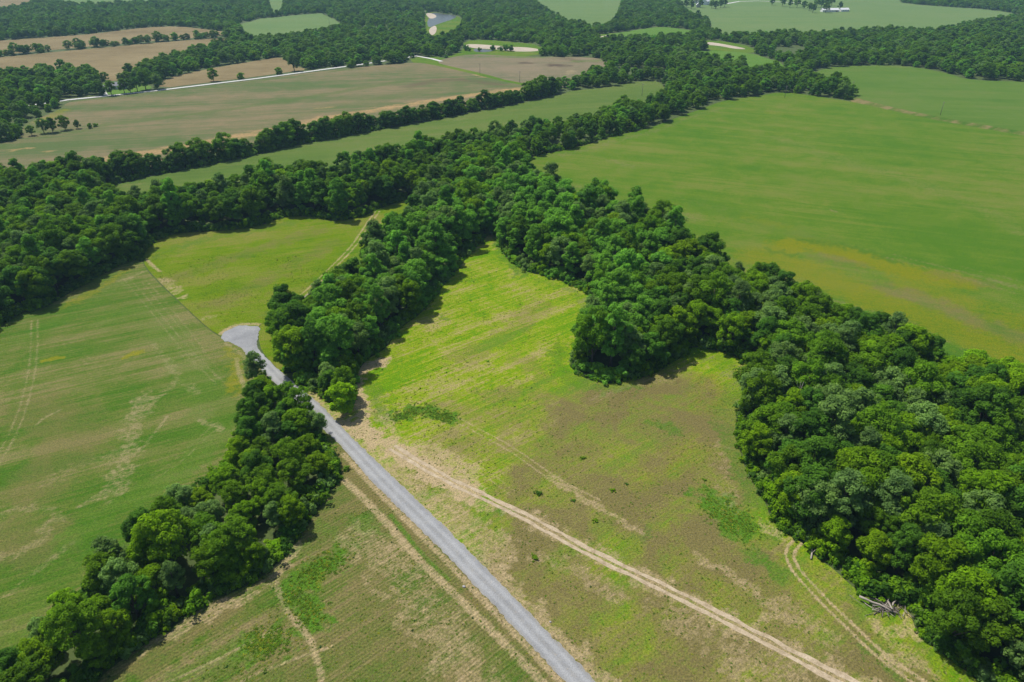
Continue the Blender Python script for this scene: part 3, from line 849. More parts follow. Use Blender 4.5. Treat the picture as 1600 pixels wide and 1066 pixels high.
# ------------------------------------------------------------------ trees
LEAF = {
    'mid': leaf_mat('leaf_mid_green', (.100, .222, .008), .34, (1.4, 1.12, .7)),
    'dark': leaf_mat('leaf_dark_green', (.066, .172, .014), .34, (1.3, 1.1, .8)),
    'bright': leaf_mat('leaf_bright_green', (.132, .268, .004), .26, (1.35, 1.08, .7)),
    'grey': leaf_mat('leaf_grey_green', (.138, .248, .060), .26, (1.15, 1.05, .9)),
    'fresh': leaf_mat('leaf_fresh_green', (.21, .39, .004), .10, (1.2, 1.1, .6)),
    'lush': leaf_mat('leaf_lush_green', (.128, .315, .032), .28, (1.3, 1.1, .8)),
}


def leaf_cloud(r, centres, radii, per, size, up=.75, inner=0):
    """sprays of leaf-sized faces around clump centres"""
    n = len(centres)
    N = n * per
    ci = np.repeat(np.arange(n), per)
    d = r.normal(size=(N, 3))
    d[:, 2] += .25
    d /= np.linalg.norm(d, axis=1)[:, None]
    rad = radii[ci] * (1 - np.abs(r.normal(0, .22, N)))
    pos = centres[ci] + d * rad[:, None] * np.array([1, 1, .78])
    nrm = d + r.normal(0, .45, (N, 3)) + np.array([0, 0, up])
    nrm /= np.linalg.norm(nrm, axis=1)[:, None]
    t = np.cross(nrm, r.normal(size=(N, 3)))
    t /= np.linalg.norm(t, axis=1)[:, None]
    b = np.cross(nrm, t)
    s = size * r.uniform(.6, 1.35, N)
    L, W = (s * .62)[:, None], (s * .36)[:, None]
    drop = nrm * (s * .12)[:, None]
    V = np.stack([pos - t * L - drop, pos + b * W, pos + t * L - drop, pos - b * W], 1).reshape(-1, 3)
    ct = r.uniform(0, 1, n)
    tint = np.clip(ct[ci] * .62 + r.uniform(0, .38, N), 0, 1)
    return V, tint


def crown_mesh(name, mat, seed, h, rad, base=.3, lobes=9, clumps=10, per=96, size=.42, peak=.0, clr=1.05):
    r = np.random.default_rng(seed)
    zc, hz = h * (base + 1) / 2, h * (1 - base) / 2
    lc, lr = [], []
    for i in range(lobes):
        k = (i + .5) / lobes
        zz = -0.75 + 1.62 * k + r.normal(0, .06)
        az = i * 2.39996 + r.uniform(-.4, .4)
        rr = math.sqrt(max(.05, 1 - zz * zz)) * (.62 + .12 * r.normal())
        if peak:
            rr *= (1 - peak * max(0, zz + .4))
        lc.append((math.cos(az) * rr * rad, math.sin(az) * rr * rad, zc + zz * hz * .74))
        lr.append(rad * r.uniform(.38, .54))
    lc.append((0, 0, h - rad * .45))
    lr.append(rad * .48)
    lc.append((0, 0, zc))
    lr.append(rad * .75)
    lc, lr = np.array(lc), np.array(lr)
    cc, cr = [], []
    for c, q in zip(lc, lr):
        for j in range(clumps):
            d = r.normal(size=3)
            d[2] = abs(d[2]) * .9 - .35
            d += (c - (0, 0, zc)) / rad * .7
            d /= np.linalg.norm(d)
            cc.append(c + d * q * r.uniform(.75, 1.05) * np.array([1, 1, .85]))
            cr.append(clr * r.uniform(.65, 1.2) * rad / 4.2)
    V, tint = leaf_cloud(r, np.array(cc), np.array(cr), per, size)
    V[:, 2] = np.maximum(V[:, 2], .12)
    me = quads_mesh(name, V, len(tint), mat)
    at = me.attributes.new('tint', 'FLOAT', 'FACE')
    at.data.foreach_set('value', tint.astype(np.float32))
    return me, lc


def trunk_mesh(name, seed, h, lobes, r0, mat=None):
    r = random.Random(seed)
    mb = MB()
    ax = [(0, 0, -.3)]
    x = y = 0
    for k in range(1, 6):
        x += r.uniform(-.2, .2)
        y += r.uniform(-.2, .2)
        ax.append((x, y, h * .15 * k))
    mb.tube(ax, [r0 * 1.35, r0, r0 * .86, r0 * .7, r0 * .5, r0 * .25], 8)
    for c in lobes[:-2]:
        k = r.uniform(.3, .75)
        z0 = min(h * .6, max(h * .12, c[2] * k * .8))
        i = min(4, int(z0 / (h * .15)))
        p0 = Vector(ax[i]).lerp(Vector(ax[i + 1]), (z0 - ax[i][2]) / max(.1, ax[i + 1][2] - ax[i][2]))
        p2 = Vector(c)
        p1 = p0.lerp(p2, .5) + Vector((0, 0, .06 * h))
        mb.tube([p0, p1, p2], [r0 * .42, r0 * .28, r0 * .1], 5)
    return mb.mesh(name, mat or M['bark'], True)


SPEC = []


def spec(key, look, leaf, seed, h, rad, base, **kw):
    cm, lc = crown_mesh('crown_' + key, LEAF[leaf], seed, h, rad, base, **kw)
    tm = trunk_mesh('trunk_' + key, seed, h, lc, .02 * h + .02)
    proto = bpy.data.objects.new('proto_' + key, cm)        # mesh source for the woodland scatter, not part of the scene
    SPEC.append(dict(key=key, look=look, cm=cm, tm=tm, h=h, rad=rad, proto=proto, leaf=leaf))
    return len(SPEC) - 1


spec('oak_a', 'broad mid green', 'mid', 11, 15, 5.0, .16)
spec('oak_b', 'broad mid green', 'mid', 12, 14, 4.6, .12)
spec('maple_a', 'round dark green', 'dark', 13, 15, 4.3, .12, peak=.2)
spec('maple_b', 'round dark green', 'dark', 14, 13, 4.4, .08)
spec('elm_a', 'bright yellow green', 'bright', 15, 14, 4.6, .14)
spec('elm_b', 'bright yellow green', 'bright', 16, 12, 4.2, .08)
spec('ash_a', 'pale grey green', 'grey', 17, 16, 4.2, .14, per=84, peak=.2)
spec('ash_b', 'pale grey green', 'grey', 18, 14, 4.6, .10, per=84)
spec('poplar', 'tall narrow dark green', 'dark', 19, 18, 3.2, .10, lobes=11, peak=.35)
spec('lush_a', 'lush fresh green', 'lush', 20, 15, 4.7, .12)
spec('lush_b', 'lush fresh green', 'lush', 21, 13.5, 4.3, .08)
spec('lush_c', 'tall lush green', 'lush', 22, 17, 3.9, .10, lobes=11, peak=.2)
BY = {s['key']: i for i, s in enumerate(SPEC)}
# shrubs
SHR = []
for i, lf in enumerate(('mid', 'bright', 'dark', 'lush', 'grey')):
    r = np.random.default_rng(50 + i)
    c = np.column_stack([r.normal(0, .75, 16), r.normal(0, .75, 16), r.uniform(.35, 1.7, 16)])
    V, tint = leaf_cloud(r, c, r.uniform(.45, .8, 16), 44, .42)
    V[:, 2] = np.maximum(V[:, 2], .05)
    me = quads_mesh('foliage_' + lf, V, len(tint), LEAF[lf])
    me.attributes.new('tint', 'FLOAT', 'FACE').data.foreach_set('value', tint.astype(np.float32))
    mb = MB()
    for k in range(5):
        a = k * 1.26
        mb.tube([(0, 0, -.1), (.3 * math.cos(a), .3 * math.sin(a), .7), (.7 * math.cos(a), .7 * math.sin(a), 1.5)], [.06, .04, .015], 5)
    SHR.append((lf, me, mb.mesh('stem_' + lf, M['bark']), bpy.data.objects.new('proto_shrub_' + lf, me)))

# ---- where trees stand: everywhere that is not field, lane, road or bank
ALLP = [POLY[k] for k in POLY]


def tree_spots(ymin, ymax, step, jit, margin):
    ys = np.arange(ymin, ymax, step)
    out = []
    for y in ys:
        w = (y * _ct + CAM_H * _st) * .75 + 45 + .02 * y
        xs = np.arange(-w, w, step)
        out.append(np.column_stack([xs + rng.uniform(-jit, jit, len(xs)), np.full(len(xs), y) + rng.uniform(-jit, jit, len(xs))]))
    return np.vstack(out)


def clear_of(P, margin):
    ok = np.ones(len(P), bool)
    dmin = np.full(len(P), 1e9)
    for poly in ALLP:
        lo, hi = poly.min(0) - 14, poly.max(0) + 14
        sel = np.nonzero(((P >= lo) & (P <= hi)).all(1))[0]
        if not len(sel):
            continue
        ins = inside(P[sel], poly)
        d = dist_line(P[sel], poly, True)
        ok[sel[ins]] = False
        dmin[sel] = np.minimum(dmin[sel], np.where(ins, 0, d))
    for line, w in ((ROADP, 1.5), (FARP, 6.5)):
        sel = np.nonzero(P[:, 1] < 900)[0]
        ok[sel[dist_line(P[sel], line) < w]] = False
    ok &= ~inside(P, ROADP)
    return ok & (dmin > margin), dmin


near = tree_spots(18, 420, 5.6, 2.2, 0)
far = tree_spots(420, 1950, 8.6, 3.6, 0)
okn, dn = clear_of(near, 2.2)
okf, df_ = clear_of(far, 2.0)
TP = np.vstack([near[okn], far[okf]])
TD = np.concatenate([dn[okn], df_[okf]])
# open ground kept clear: house plots, gaps seen in the tree lines
GAPS = [GP([(64, 40), (20, 52), (0, 60)])[:0]]
px, py = pix_of(TP)
keep = np.ones(len(TP), bool)
for (x0, y0, x1, y1) in ((85, 76, 104, 82), (545, 640, 560, 660), (176, 128, 200, 140)):
    keep &= ~((px > x0) & (px < x1) & (py > y0) & (py < y1))
# the thin hedge lines are looser
gapn = np.sin(TP[:, 0] * .021 + 1.7 * np.sin(TP[:, 1] * .017)) + np.sin(TP[:, 1] * .026 + 1.9 * np.sin(TP[:, 0] * .013)) + rng.normal(0, .35, len(TP))
keep &= ~((TP[:, 1] > 520) & (TD > 14) & (gapn > 1.45))
TP, TD, px, py = TP[keep], TD[keep], px[keep], py[keep]

# which stand of trees is it?
PARCEL = GP([(443, 590), (764, 258), (1062, 392), (960, 620), (880, 600), (560, 660)])
inpar = inside(TP, PARCEL)
stand = np.full(len(TP), 'far', dtype=object)
stand[(px < 545) & (py > 585)] = 'belt'
par = inpar | ((py > 300) & (py < 620) & (px > 400) & (px < 900))
stand[par & (stand != 'belt')] = 'parcel'
stand[(px > 905) & (py > 372) & (stand != 'parcel')] = 'right'
stand[(px < 660) & (py > 255) & (py < 530) & (stand == 'far') & (px + (py - 300) * .9 < 640)] = 'left'
hedge = (py > 140) & (py < 290) & (px > 168) & (px < 890) & inside(TP, GP([(160, 292), (160, 268), (400, 232), (600, 192), (750, 163), (890, 132), (895, 150), (750, 178), (600, 206), (400, 246)]))
stand[hedge] = 'hedge'

HL = GP([(172, 283), (300, 257), (400, 238), (462, 222.5), (537, 209.5), (600, 197.5), (662, 187.5), (750, 169.5), (800, 160.5), (837, 151.5), (870, 144.5)])
hseg = np.hypot(*np.diff(HL, axis=0).T)
hcum = np.concatenate([[0], np.cumsum(hseg)])
hp = []
d_ = 0.0
while d_ < hcum[-1]:
    q = np.array([np.interp(d_, hcum, HL[:, 0]), np.interp(d_, hcum, HL[:, 1])])
    hp.append(q + rng.normal(0, 1.5, 2))
    d_ += rng.uniform(2.8, 5.2)
kp = stand != 'hedge'
TP, TD, stand = np.vstack([TP[kp], hp]), np.concatenate([TD[kp], np.full(len(hp), 9.0)]), np.concatenate([stand[kp], np.array(['hedge'] * len(hp), dtype=object)])
px, py = pix_of(TP)
inpar = inside(TP, PARCEL)
nT = len(TP)
mixes = {
    'belt': ['oak_a', 'oak_b', 'maple_a', 'maple_b', 'elm_a', 'elm_b', 'elm_b', 'ash_b', 'ash_a', 'oak_b'],
    'right': ['oak_a', 'oak_b', 'maple_a', 'maple_b', 'elm_a', 'elm_b', 'elm_a', 'oak_a', 'ash_a', 'ash_b', 'maple_a'],
    'parcel': ['lush_a', 'lush_b', 'lush_c', 'lush_a', 'lush_b', 'oak_a', 'ash_a', 'ash_b', 'elm_a', 'lush_c'],
    'left': ['oak_a', 'oak_b', 'maple_a', 'maple_b', 'elm_a', 'ash_a', 'maple_a', 'oak_b', 'lush_c'],
    'hedge': ['maple_a', 'maple_b', 'oak_b', 'oak_a', 'maple_b'],
    'far': ['oak_a', 'oak_b', 'maple_a', 'maple_b', 'oak_b', 'oak_b', 'lush_b', 'ash_b', 'elm_b'],
}
SI = np.array([BY[mixes[s][rng.integers(len(mixes[s]))]] for s in stand])
# trees of one kind stand in loose groups
SC = np.clip(rng.normal(.92, .15, nT), .6, 1.3) * np.where(stand == 'belt', .74, 1.0) * np.where(stand == 'hedge', 1.0, 1.0)
SC *= np.where(TD < 4.5, .86, 1.0) * np.interp(TP[:, 1], [300, 700, 1100], [1.0, .86, .74])
SC *= np.where((stand == 'far') & (TP[:, 1] < 560) & (TP[:, 0] < 60), .84, 1.0)
SC *= np.where(((stand == 'far') | (stand == 'left')) & (TP[:, 0] < -40) & (py > 280) & (py < 345), .86, 1.0)
sel_out = inpar == False
for i in np.nonzero((stand == 'parcel') & sel_out)[0]:
    SI[i] = BY[mixes['left'][rng.integers(len(mixes['left']))]]
SZ = rng.uniform(.88, 1.14, nT)
SC *= np.interp(TP[:, 1], [450, 800], [1.0, 1.18])
SZ *= np.interp(TP[:, 1], [450, 800], [1.0, .82])
RZ = rng.uniform(0, 2 * math.pi, nT)


def make_tree(name, xy, si, s, sz, rz, label, group, cat='tree', shape=None):
    sp = SPEC[si]
    e = empty(name, (xy[0], xy[1], -1.6 if name == 'hedgerow_tree' else -.1), rz)
    tag(e, label, cat, group)
    link('trunk', sp['tm'], e, scale=(s, s, s * sz))
    link('crown', sp['cm'], e, scale=(s, s, s * sz))
    return e


def scatter(name, pts, rz, scl, idx, protos, label, cat):
    me = bpy.data.meshes.new(name)
    me.vertices.add(len(pts))
    me.vertices.foreach_set('co', np.asarray(pts, np.float32).ravel())
    me.attributes.new('rz', 'FLOAT', 'POINT').data.foreach_set('value', np.asarray(rz, np.float32))
    me.attributes.new('scl', 'FLOAT_VECTOR', 'POINT').data.foreach_set('vector', np.asarray(scl, np.float32).ravel())
    me.attributes.new('idx', 'INT', 'POINT').data.foreach_set('value', np.asarray(idx, np.int32))
    o = link(name, me)
    ng = bpy.data.node_groups.new(name, 'GeometryNodeTree')
    ng.interface.new_socket('Geometry', in_out='INPUT', socket_type='NodeSocketGeometry')
    ng.interface.new_socket('Geometry', in_out='OUTPUT', socket_type='NodeSocketGeometry')
    gi, go = ng.nodes.new('NodeGroupInput'), ng.nodes.new('NodeGroupOutput')
    jn = ng.nodes.new('GeometryNodeJoinGeometry')

    def named(nm, dt):
        n = ng.nodes.new('GeometryNodeInputNamedAttribute')
        n.data_type = dt
        n.inputs['Name'].default_value = nm
        return n.outputs[0]
    ar, as_, ai = named('rz', 'FLOAT'), named('scl', 'FLOAT_VECTOR'), named('idx', 'INT')
    cx = ng.nodes.new('ShaderNodeCombineXYZ')
    ng.links.new(ar, cx.inputs[2])
    er = ng.nodes.new('FunctionNodeEulerToRotation')
    ng.links.new(cx.outputs[0], er.inputs[0])
    for k, p in enumerate(protos):
        oi = ng.nodes.new('GeometryNodeObjectInfo')
        oi.inputs['Object'].default_value = p
        oi.inputs['As Instance'].default_value = True
        cmp = ng.nodes.new('FunctionNodeCompare')
        cmp.data_type = 'INT'
        cmp.operation = 'EQUAL'
        ng.links.new(ai, cmp.inputs[2])
        cmp.inputs[3].default_value = k
        ip = ng.nodes.new('GeometryNodeInstanceOnPoints')
        ng.links.new(gi.outputs[0], ip.inputs['Points'])
        ng.links.new(cmp.outputs[0], ip.inputs['Selection'])
        ng.links.new(oi.outputs['Geometry'], ip.inputs['Instance'])
        ng.links.new(er.outputs[0], ip.inputs['Rotation'])
        ng.links.new(as_, ip.inputs['Scale'])
        ng.links.new(ip.outputs[0], jn.inputs[0])
    ng.links.new(jn.outputs[0], go.inputs[0])
    md = o.modifiers.new('scatter', 'NODES')
    md.node_group = ng
    tag(o, label, cat, kind='stuff')
    return o


WHERE = {'belt': 'the lane belt', 'right': 'the brush pile wood', 'parcel': 'the clearing wood', 'left': 'the meadow wood', 'far': 'the far woods'}
MARKS = [((1386, 952), 'the brush pile'), ((1266, 870), 'the fallen dead tree'), ((1140, 810), 'the lush grass patch'), ((1120, 560), 'the grassy bay'), ((1270, 490), 'the yellow crop patch'),
         ((1500, 590), 'the crop field'), ((376, 524), 'the gravel turnaround'), ((537, 645), 'the bright lone tree'), ((512, 690), 'the lane bend'), ((580, 568), 'the bare soil patch'), ((425, 895), 'the stubble field'),
         ((150, 1060), 'the stubble field corner'), ((300, 770), 'the mown field'), ((30, 500), 'the mown field corner'), ((590, 325), 'the meadow track end'), ((768, 372), 'the clearing tip'), ((900, 575), 'the clearing bulge'),
         ((470, 480), 'the pale fallen log'), ((835, 262), 'the crop field corner'), ((1530, 1066), 'the clearing end'), ((1234, 625), 'the bare forked tree')]
MK = GP([m_[0] for m_ in MARKS])


def tree_label(i):
    h_ = hh[i]
    size = 'small' if h_ < 10 else 'medium' if h_ < 12.5 else 'large' if h_ < 14.5 else 'huge'
    mk = MARKS[int(np.argmin(np.hypot(*(MK - TP[i]).T)))][1]
    return f"{size} {SPEC[SI[i]]['look']} tree {'edging' if TD[i] < 6.5 else 'inside'} {WHERE[stand[i]]}, nearest {mk}".replace('tall narrow dark', 'narrow dark')


GRP = {'belt': 'trees of the belt along the gravel lane', 'right': 'trees of the wood by the brush pile', 'parcel': 'trees round the clearing',
       'left': 'trees behind the meadow', 'far': 'trees of the far woods'}
dep = depth_of(TP)
seen = (px > -15) & (px < 1615) & (py < 1120) & (py > -20)
hh = np.array([SPEC[i]['h'] for i in SI]) * SC
rank = np.argsort(np.where(seen & (stand != 'hedge'), -hh / dep * np.where(TD < 12, 1.25, 1.0), 1e9))
single = np.zeros(nT, bool)
single[rank[:290]] = True
for i in np.nonzero(single)[0]:
    s = stand[i]
    make_tree('broadleaf_tree', TP[i], SI[i], SC[i], SZ[i], RZ[i], tree_label(i), GRP[s] + ', ' + SPEC[SI[i]]['look'])
hs = np.nonzero(stand == 'hedge')[0]
HM = [((172, 283), 'beside the wood'), ((330, 251), 'near the wood'), ((480, 219), 'mid hedge'), ((640, 191), 'past mid hedge'), ((780, 164), 'near the hedge end'), ((872, 144), 'at the hedge end')]
HQ = GP([h_[0] for h_ in HM])
HN = {i: HM[int(np.argmin(np.hypot(*(HQ - TP[i]).T)))][1] for i in hs}
for i in hs:
    make_tree('hedgerow_tree', TP[i], SI[i], SC[i] * 1.06, SZ[i] * .92, RZ[i],
              f"{'low' if hh[i] < 12 else 'tall' if hh[i] > 13.6 else 'middling'} {SPEC[SI[i]]['look']} hedgerow tree bordering the narrow green field, {HN[i]}", 'hedgerow trees, ' + SPEC[SI[i]]['look'])
rest = np.nonzero(~single & (stand != 'hedge'))[0]
scatter('woodland', np.column_stack([TP[rest], np.where(TP[rest, 1] > 450, -1.9, -.1)]), RZ[rest], np.column_stack([SC[rest], SC[rest], SC[rest] * SZ[rest]]), SI[rest],
        [s['proto'] for s in SPEC], 'mass of green broadleaf woodland stretching between the fields', 'woodland')

# ---- trees that stand on their own
SOLO = [
    ((537, 645), 'elm_b', .80, 'bright fresh green tree alone at the clearing edge by the lane', 'fresh'),
    ((334, 127), 'elm_b', .95, 'small round tree alone beside the white limestone road', None),
    ((228, 140), 'oak_b', 1.15, 'big round tree at the field corner by the white limestone road', None),
    ((460, 111), 'ash_b', 1.1, 'tall leaning tree at the end of the wood by the white road', None),
    ((486, 108), 'maple_b', .6, 'small dark tree beside the wood end by the white road', None),
    ((175, 149), 'elm_a', .85, 'slim garden tree beside the white driveway', None),
    ((195, 146), 'oak_b', .85, 'garden tree in front of the grey roofed house', None),
    ((204, 145), 'maple_b', .85, 'dark garden tree beside the house lawn', None),
    ((215, 143), 'maple_a', .8, 'dark bushy tree between lawn and bare field', None),
    ((50, 212), 'elm_b', .55, 'pale low tree at the start of the field thicket', None),
    ((69, 208), 'ash_b', .7, 'grey green tree in the thicket inside the brown field', None),
    ((83, 207), 'maple_b', .75, 'dark upright tree in the thicket inside the brown field', None),
    ((102, 203), 'elm_b', .8, 'light round tree in the thicket inside the brown field', None),
    ((122, 201), 'maple_b', .45, 'low dark bushy tree at the thicket end', None),
    ((404, 604), 'ash_a', .72, 'slender grey green tree overhanging the lane near the turnaround', None),
    ((452, 640), 'oak_b', .62, 'mid green tree of the belt leaning over the lane', None),
    ((497, 680), 'ash_b', .55, 'sparse tree of the belt beside the lane bend', None),
]
for p, k, s, lb, lf in SOLO:
    e = make_tree('solitary_tree' if 'alone' in lb else 'field_tree', G(p), BY[k], s, 1.0, rng.uniform(0, 6), lb, None)
    if lf:
        c = [c for c in e.children if c.name.startswith('crown')][0]
        c.data = c.data.copy()
        c.data.materials[0] = LEAF[lf]
# farm and far-field groups
for (pts, wh) in (([(1072, 12), (1080, 14), (1094, 12), (1112, 13), (1118, 14), (1126, 12), (1132, 11), (1088, 6)], 'beside the white farm buildings'),
                  ([(1206, 8), (1222, 10), (1234, 12), (1245, 12), (1256, 14), (1264, 17), (1270, 20), (1276, 12), (1283, 11), (1291, 10), (1299, 9), (1290, 20), (1312, 14)], 'around the far ranch house')):
    for j, p in enumerate(pts):
        k = ('maple_b', 'oak_b', 'maple_a', 'oak_a')[j % 4]
        make_tree('yard_tree', G(p), BY[k], rng.uniform(.9, 1.2), 1.0, rng.uniform(0, 6), f"{SPEC[BY[k]]['look']} yard tree {wh}", 'yard trees ' + wh + ', ' + SPEC[BY[k]]['look'])

# ---- undergrowth along the wood edges
ug = tree_spots(18, 480, 2.3, 1.0, 0)
oku, du = clear_of(ug, .5)
sel = oku & (du < 5.0)
ug, du = ug[sel], du[sel]
ug2 = tree_spots(18, 330, 1.25, .6, 0)
ok2, du2 = clear_of(ug2, .1)
sel = ok2 & (du2 < 2.2)
ug, du = np.vstack([ug, ug2[sel]]), np.concatenate([du, du2[sel]])
uk = ~inside(ug, GP([(215, 407), (236, 412), (352, 524), (335, 542), (280, 487), (224, 432)]))
ug, du = ug[uk], du[uk]
hu = np.array([np.array([np.interp(q, hcum, HL[:, 0]), np.interp(q, hcum, HL[:, 1])]) for q in rng.uniform(0, hcum[-1], 380)]) + rng.normal(0, 2.2, (380, 2))
ug, du = np.vstack([ug, hu]), np.concatenate([du, np.full(380, 3.0)])
t = rng.uniform(.5, 1.35, len(ug)) * np.where(du < 1.6, .46, 1.1)
upx, upy = pix_of(ug)
iu = np.where(inside(ug, PARCEL), rng.choice([3, 3, 0, 1, 4], len(ug)), rng.choice([0, 1, 2, 2, 0, 1, 4], len(ug)))
scatter('undergrowth', np.column_stack([ug, np.full(len(ug), -.1)]), rng.uniform(0, 6.28, len(ug)), np.column_stack([t, t, t * rng.uniform(.8, 1.5, len(ug))]), iu,
        [s[3] for s in SHR], 'low leafy undergrowth along the wood edges', 'undergrowth')


def shrub(p, li, s, label, group=None, sz=1.0):
    lf, me, st, _ = SHR[li]
    g = G(p)
    e = empty('shrub', (g[0], g[1], 0), rng.uniform(0, 6))
    tag(e, label, 'shrub', group)
    link('foliage', me, e, scale=(s, s, s * sz))
    link('stem', st, e, scale=(s, s, s * sz))


for p, li, s, lb in (((911, 717), 0, .75, 'round green shrub alone in the dry clearing grass'), ((957, 767), 1, .8, 'bright green shrub in the brown part of the clearing'),
                     ((837, 872), 0, 1.0, 'dark low shrub between the lane and the dirt track'), ((841, 772), 2, 1.0, 'dark shrub beside the faint wheel marks'),
                     ((930, 814), 1, .8, 'small green shrub above the dirt track'), ((896, 783), 2, .6, 'tiny dark shrub near the wheel marks'),
                     ((979, 757), 2, .5, 'tiny green shrub beside the bright shrub'), ((1101, 750), 0, .6, 'small shrub near the lush grass patch'),
                     ((735, 470), 3, .5, 'tiny lush shrub in the bright clearing'), ((762, 565), 3, .5, 'small lush shrub in the middle of the clearing')):
    shrub(p, li, s * .48, lb, sz=.6)
for p in ((728, 79), (733, 80), (749, 80), (770, 79), (783, 80), (790, 79), (798, 80)):
    shrub(p, 2, rng.uniform(1.2, 2.4), 'dark riverside bush between the pool and the bare field', 'riverside bushes', 1.4)
for p in ((140, 200), (149, 198), (1312, 153), (1322, 155), (1330, 156)):
    shrub(p, 0, rng.uniform(.9, 1.4), 'low bush at the end of a tree row among the fields', 'low bushes in the fields', 1.2)

# ------------------------------------------------------------------ weeds and tufts standing in the near fields
tuftm = []
for nm, c, hgt, nb, wd in (('weed_dark', (.028, .075, .014), .45, 26, .20), ('weed_green', (.105, .195, .012), .32, 26, .14), ('weed_straw', (.30, .24, .12), .30, 24, .06), ('weed_yellow', (.25, .27, .02), .30, 24, .10)):
    m = NT(nm)
    oi = m.n('ShaderNodeObjectInfo').outputs['Random']
    m.col(m.mix(oi, tuple(x * .7 for x in c), tuple(x * 1.3 for x in c)))
    m.rough(.9, .1)
    r = np.random.default_rng(hash(nm) % 1000 if False else len(nm))
    V = []
    for b in range(nb):
        a, l = r.uniform(0, 6.28), r.uniform(.4, 1) * hgt
        o0 = r.normal(0, .14, 2)
        d = np.array([math.cos(a), math.sin(a)])
        q = np.array([-d[1], d[0]]) * wd * .5
        tip = o0 + d * l * r.uniform(.3, .9)
        md_ = o0 + d * l * .25
        V += [(o0[0], o0[1], 0), (md_[0] + q[0], md_[1] + q[1], l * .6), (tip[0], tip[1], l), (md_[0] - q[0], md_[1] - q[1], l * .6)]
    tuftm.append(bpy.data.objects.new('proto_' + nm, quads_mesh(nm, np.array(V), nb, m.mat)))


def field_tufts(key, n, w, smin, smax, maxd=260):
    poly = POLY[key]
    lo, hi = poly.min(0), poly.max(0)
    lo = np.maximum(lo, (-180, 30))
    hi = np.minimum(hi, (190, maxd))
    P = rng.uniform(lo, hi, (n, 2))
    P = P[inside(P, poly) & ~inside(P, ROADP)]
    # clumping
    ph = np.sin(P[:, 0] * .21 + np.sin(P[:, 1] * .13) * 2) + np.sin(P[:, 1] * .17 + np.sin(P[:, 0] * .11) * 2.3) + rng.normal(0, .8, len(P))
    P = P[ph > -.3]
    a, b = pix_of(P)
    P = P[(a > -60) & (a < 1660) & (b < 1160) & (dist_line(P, TRACK) > 1.6)]
    return P, rng.choice(len(w), len(P), p=np.array(w) / sum(w)), rng.uniform(smin, smax, len(P)) ** 1.0


TPs, TIs, TSs = [], [], []
for args in (('clearing', 40000, (.10, 5, 5, 6), .25, .8), ('bottom', 18000, (.12, 5, 5, 4), .25, .75), ('left', 6000, (.03, 6, 3, 3), .2, .5), ('meadow', 9000, (.25, 6, 1, 6), .3, .75)):
    a, b, c = field_tufts(*args)
    TPs.append(a), TIs.append(b), TSs.append(c)
for key in ('clearing', 'bottom'):
    for ch, pts, w, q in STR[key]:
        if ch == 'G' and q >= .79 and w > 3:
            L = GP(pts)
            n_ = int(48 * w)
            k_ = rng.integers(0, len(L) - 1, n_)
            f_ = rng.uniform(0, 1, n_)[:, None]
            a = L[k_] * (1 - f_) + L[k_ + 1] * f_ + rng.normal(0, .30 * w, (n_, 2))
            TPs.append(a), TIs.append(rng.choice([1, 1, 1, 3], n_)), TSs.append(rng.uniform(.5, 1.15, n_))
TPs, TIs, TSs = np.vstack(TPs), np.concatenate(TIs), np.concatenate(TSs)
scatter('weeds', np.column_stack([TPs, np.zeros(len(TPs))]), rng.uniform(0, 6.28, len(TPs)), np.column_stack([TSs, TSs, TSs * .55]), TIs, tuftm,
        'scattered weeds and dry grass tufts in the fields', 'weeds')

# ------------------------------------------------------------------ dead wood
def log_mesh(name, L, r0, r1, seed, mat):
    r = random.Random(seed)
    n = 6
    pts = [(L * (k / (n - 1) - .5), r.uniform(-.03, .03) * L, r.uniform(-.02, .02) * L) for k in range(n)]
    return MB().tube(pts, [r0 + (r1 - r0) * k / (n - 1) for k in range(n)], 9).mesh(name, mat, True)


g = G((1386, 952))
for dx, dy, z, L, r0, r1, yaw, tilt, lb in ((-2.1, .7, .75, 6.0, .24, .17, -32, 4, 'long pale log sticking out of the brush pile'),
                                           (.5, .6, .95, 3.4, .16, .11, 78, 12, 'short pale log standing up on the brush pile'),
                                           (2.2, 1.6, .8, 4.4, .15, .10, 48, 8, 'pale slanting log at the wood end of the brush pile')):
    o = link('dead_log', log_mesh('dead_log', L, r0, r1, int(L * 10), M['dead']), None, (g[0] + dx, g[1] + dy, z), (0, R(tilt), R(yaw)))
    tag(o, lb, 'log')
bp = empty('brush_pile', (g[0], g[1], 0))
tag(bp, 'grey heap of dead branches at the edge of the wood', 'brush pile')
rr = random.Random(5)
for k in range(46):
    L = rr.uniform(1.6, 4.6)
    mb = MB()
    me = log_mesh('branch', L, rr.uniform(.05, .11), .02, k, M['dead_dark'] if k % 4 else M['dead'])
    a = rr.gauss(0, 1)
    link('branch', me, bp, (rr.gauss(.2, 1.5), rr.gauss(0, .8) + .35 * a, abs(rr.gauss(.25, .28)) + .1), (0, R(rr.uniform(-14, 14)), R(rr.gauss(40, 45))))
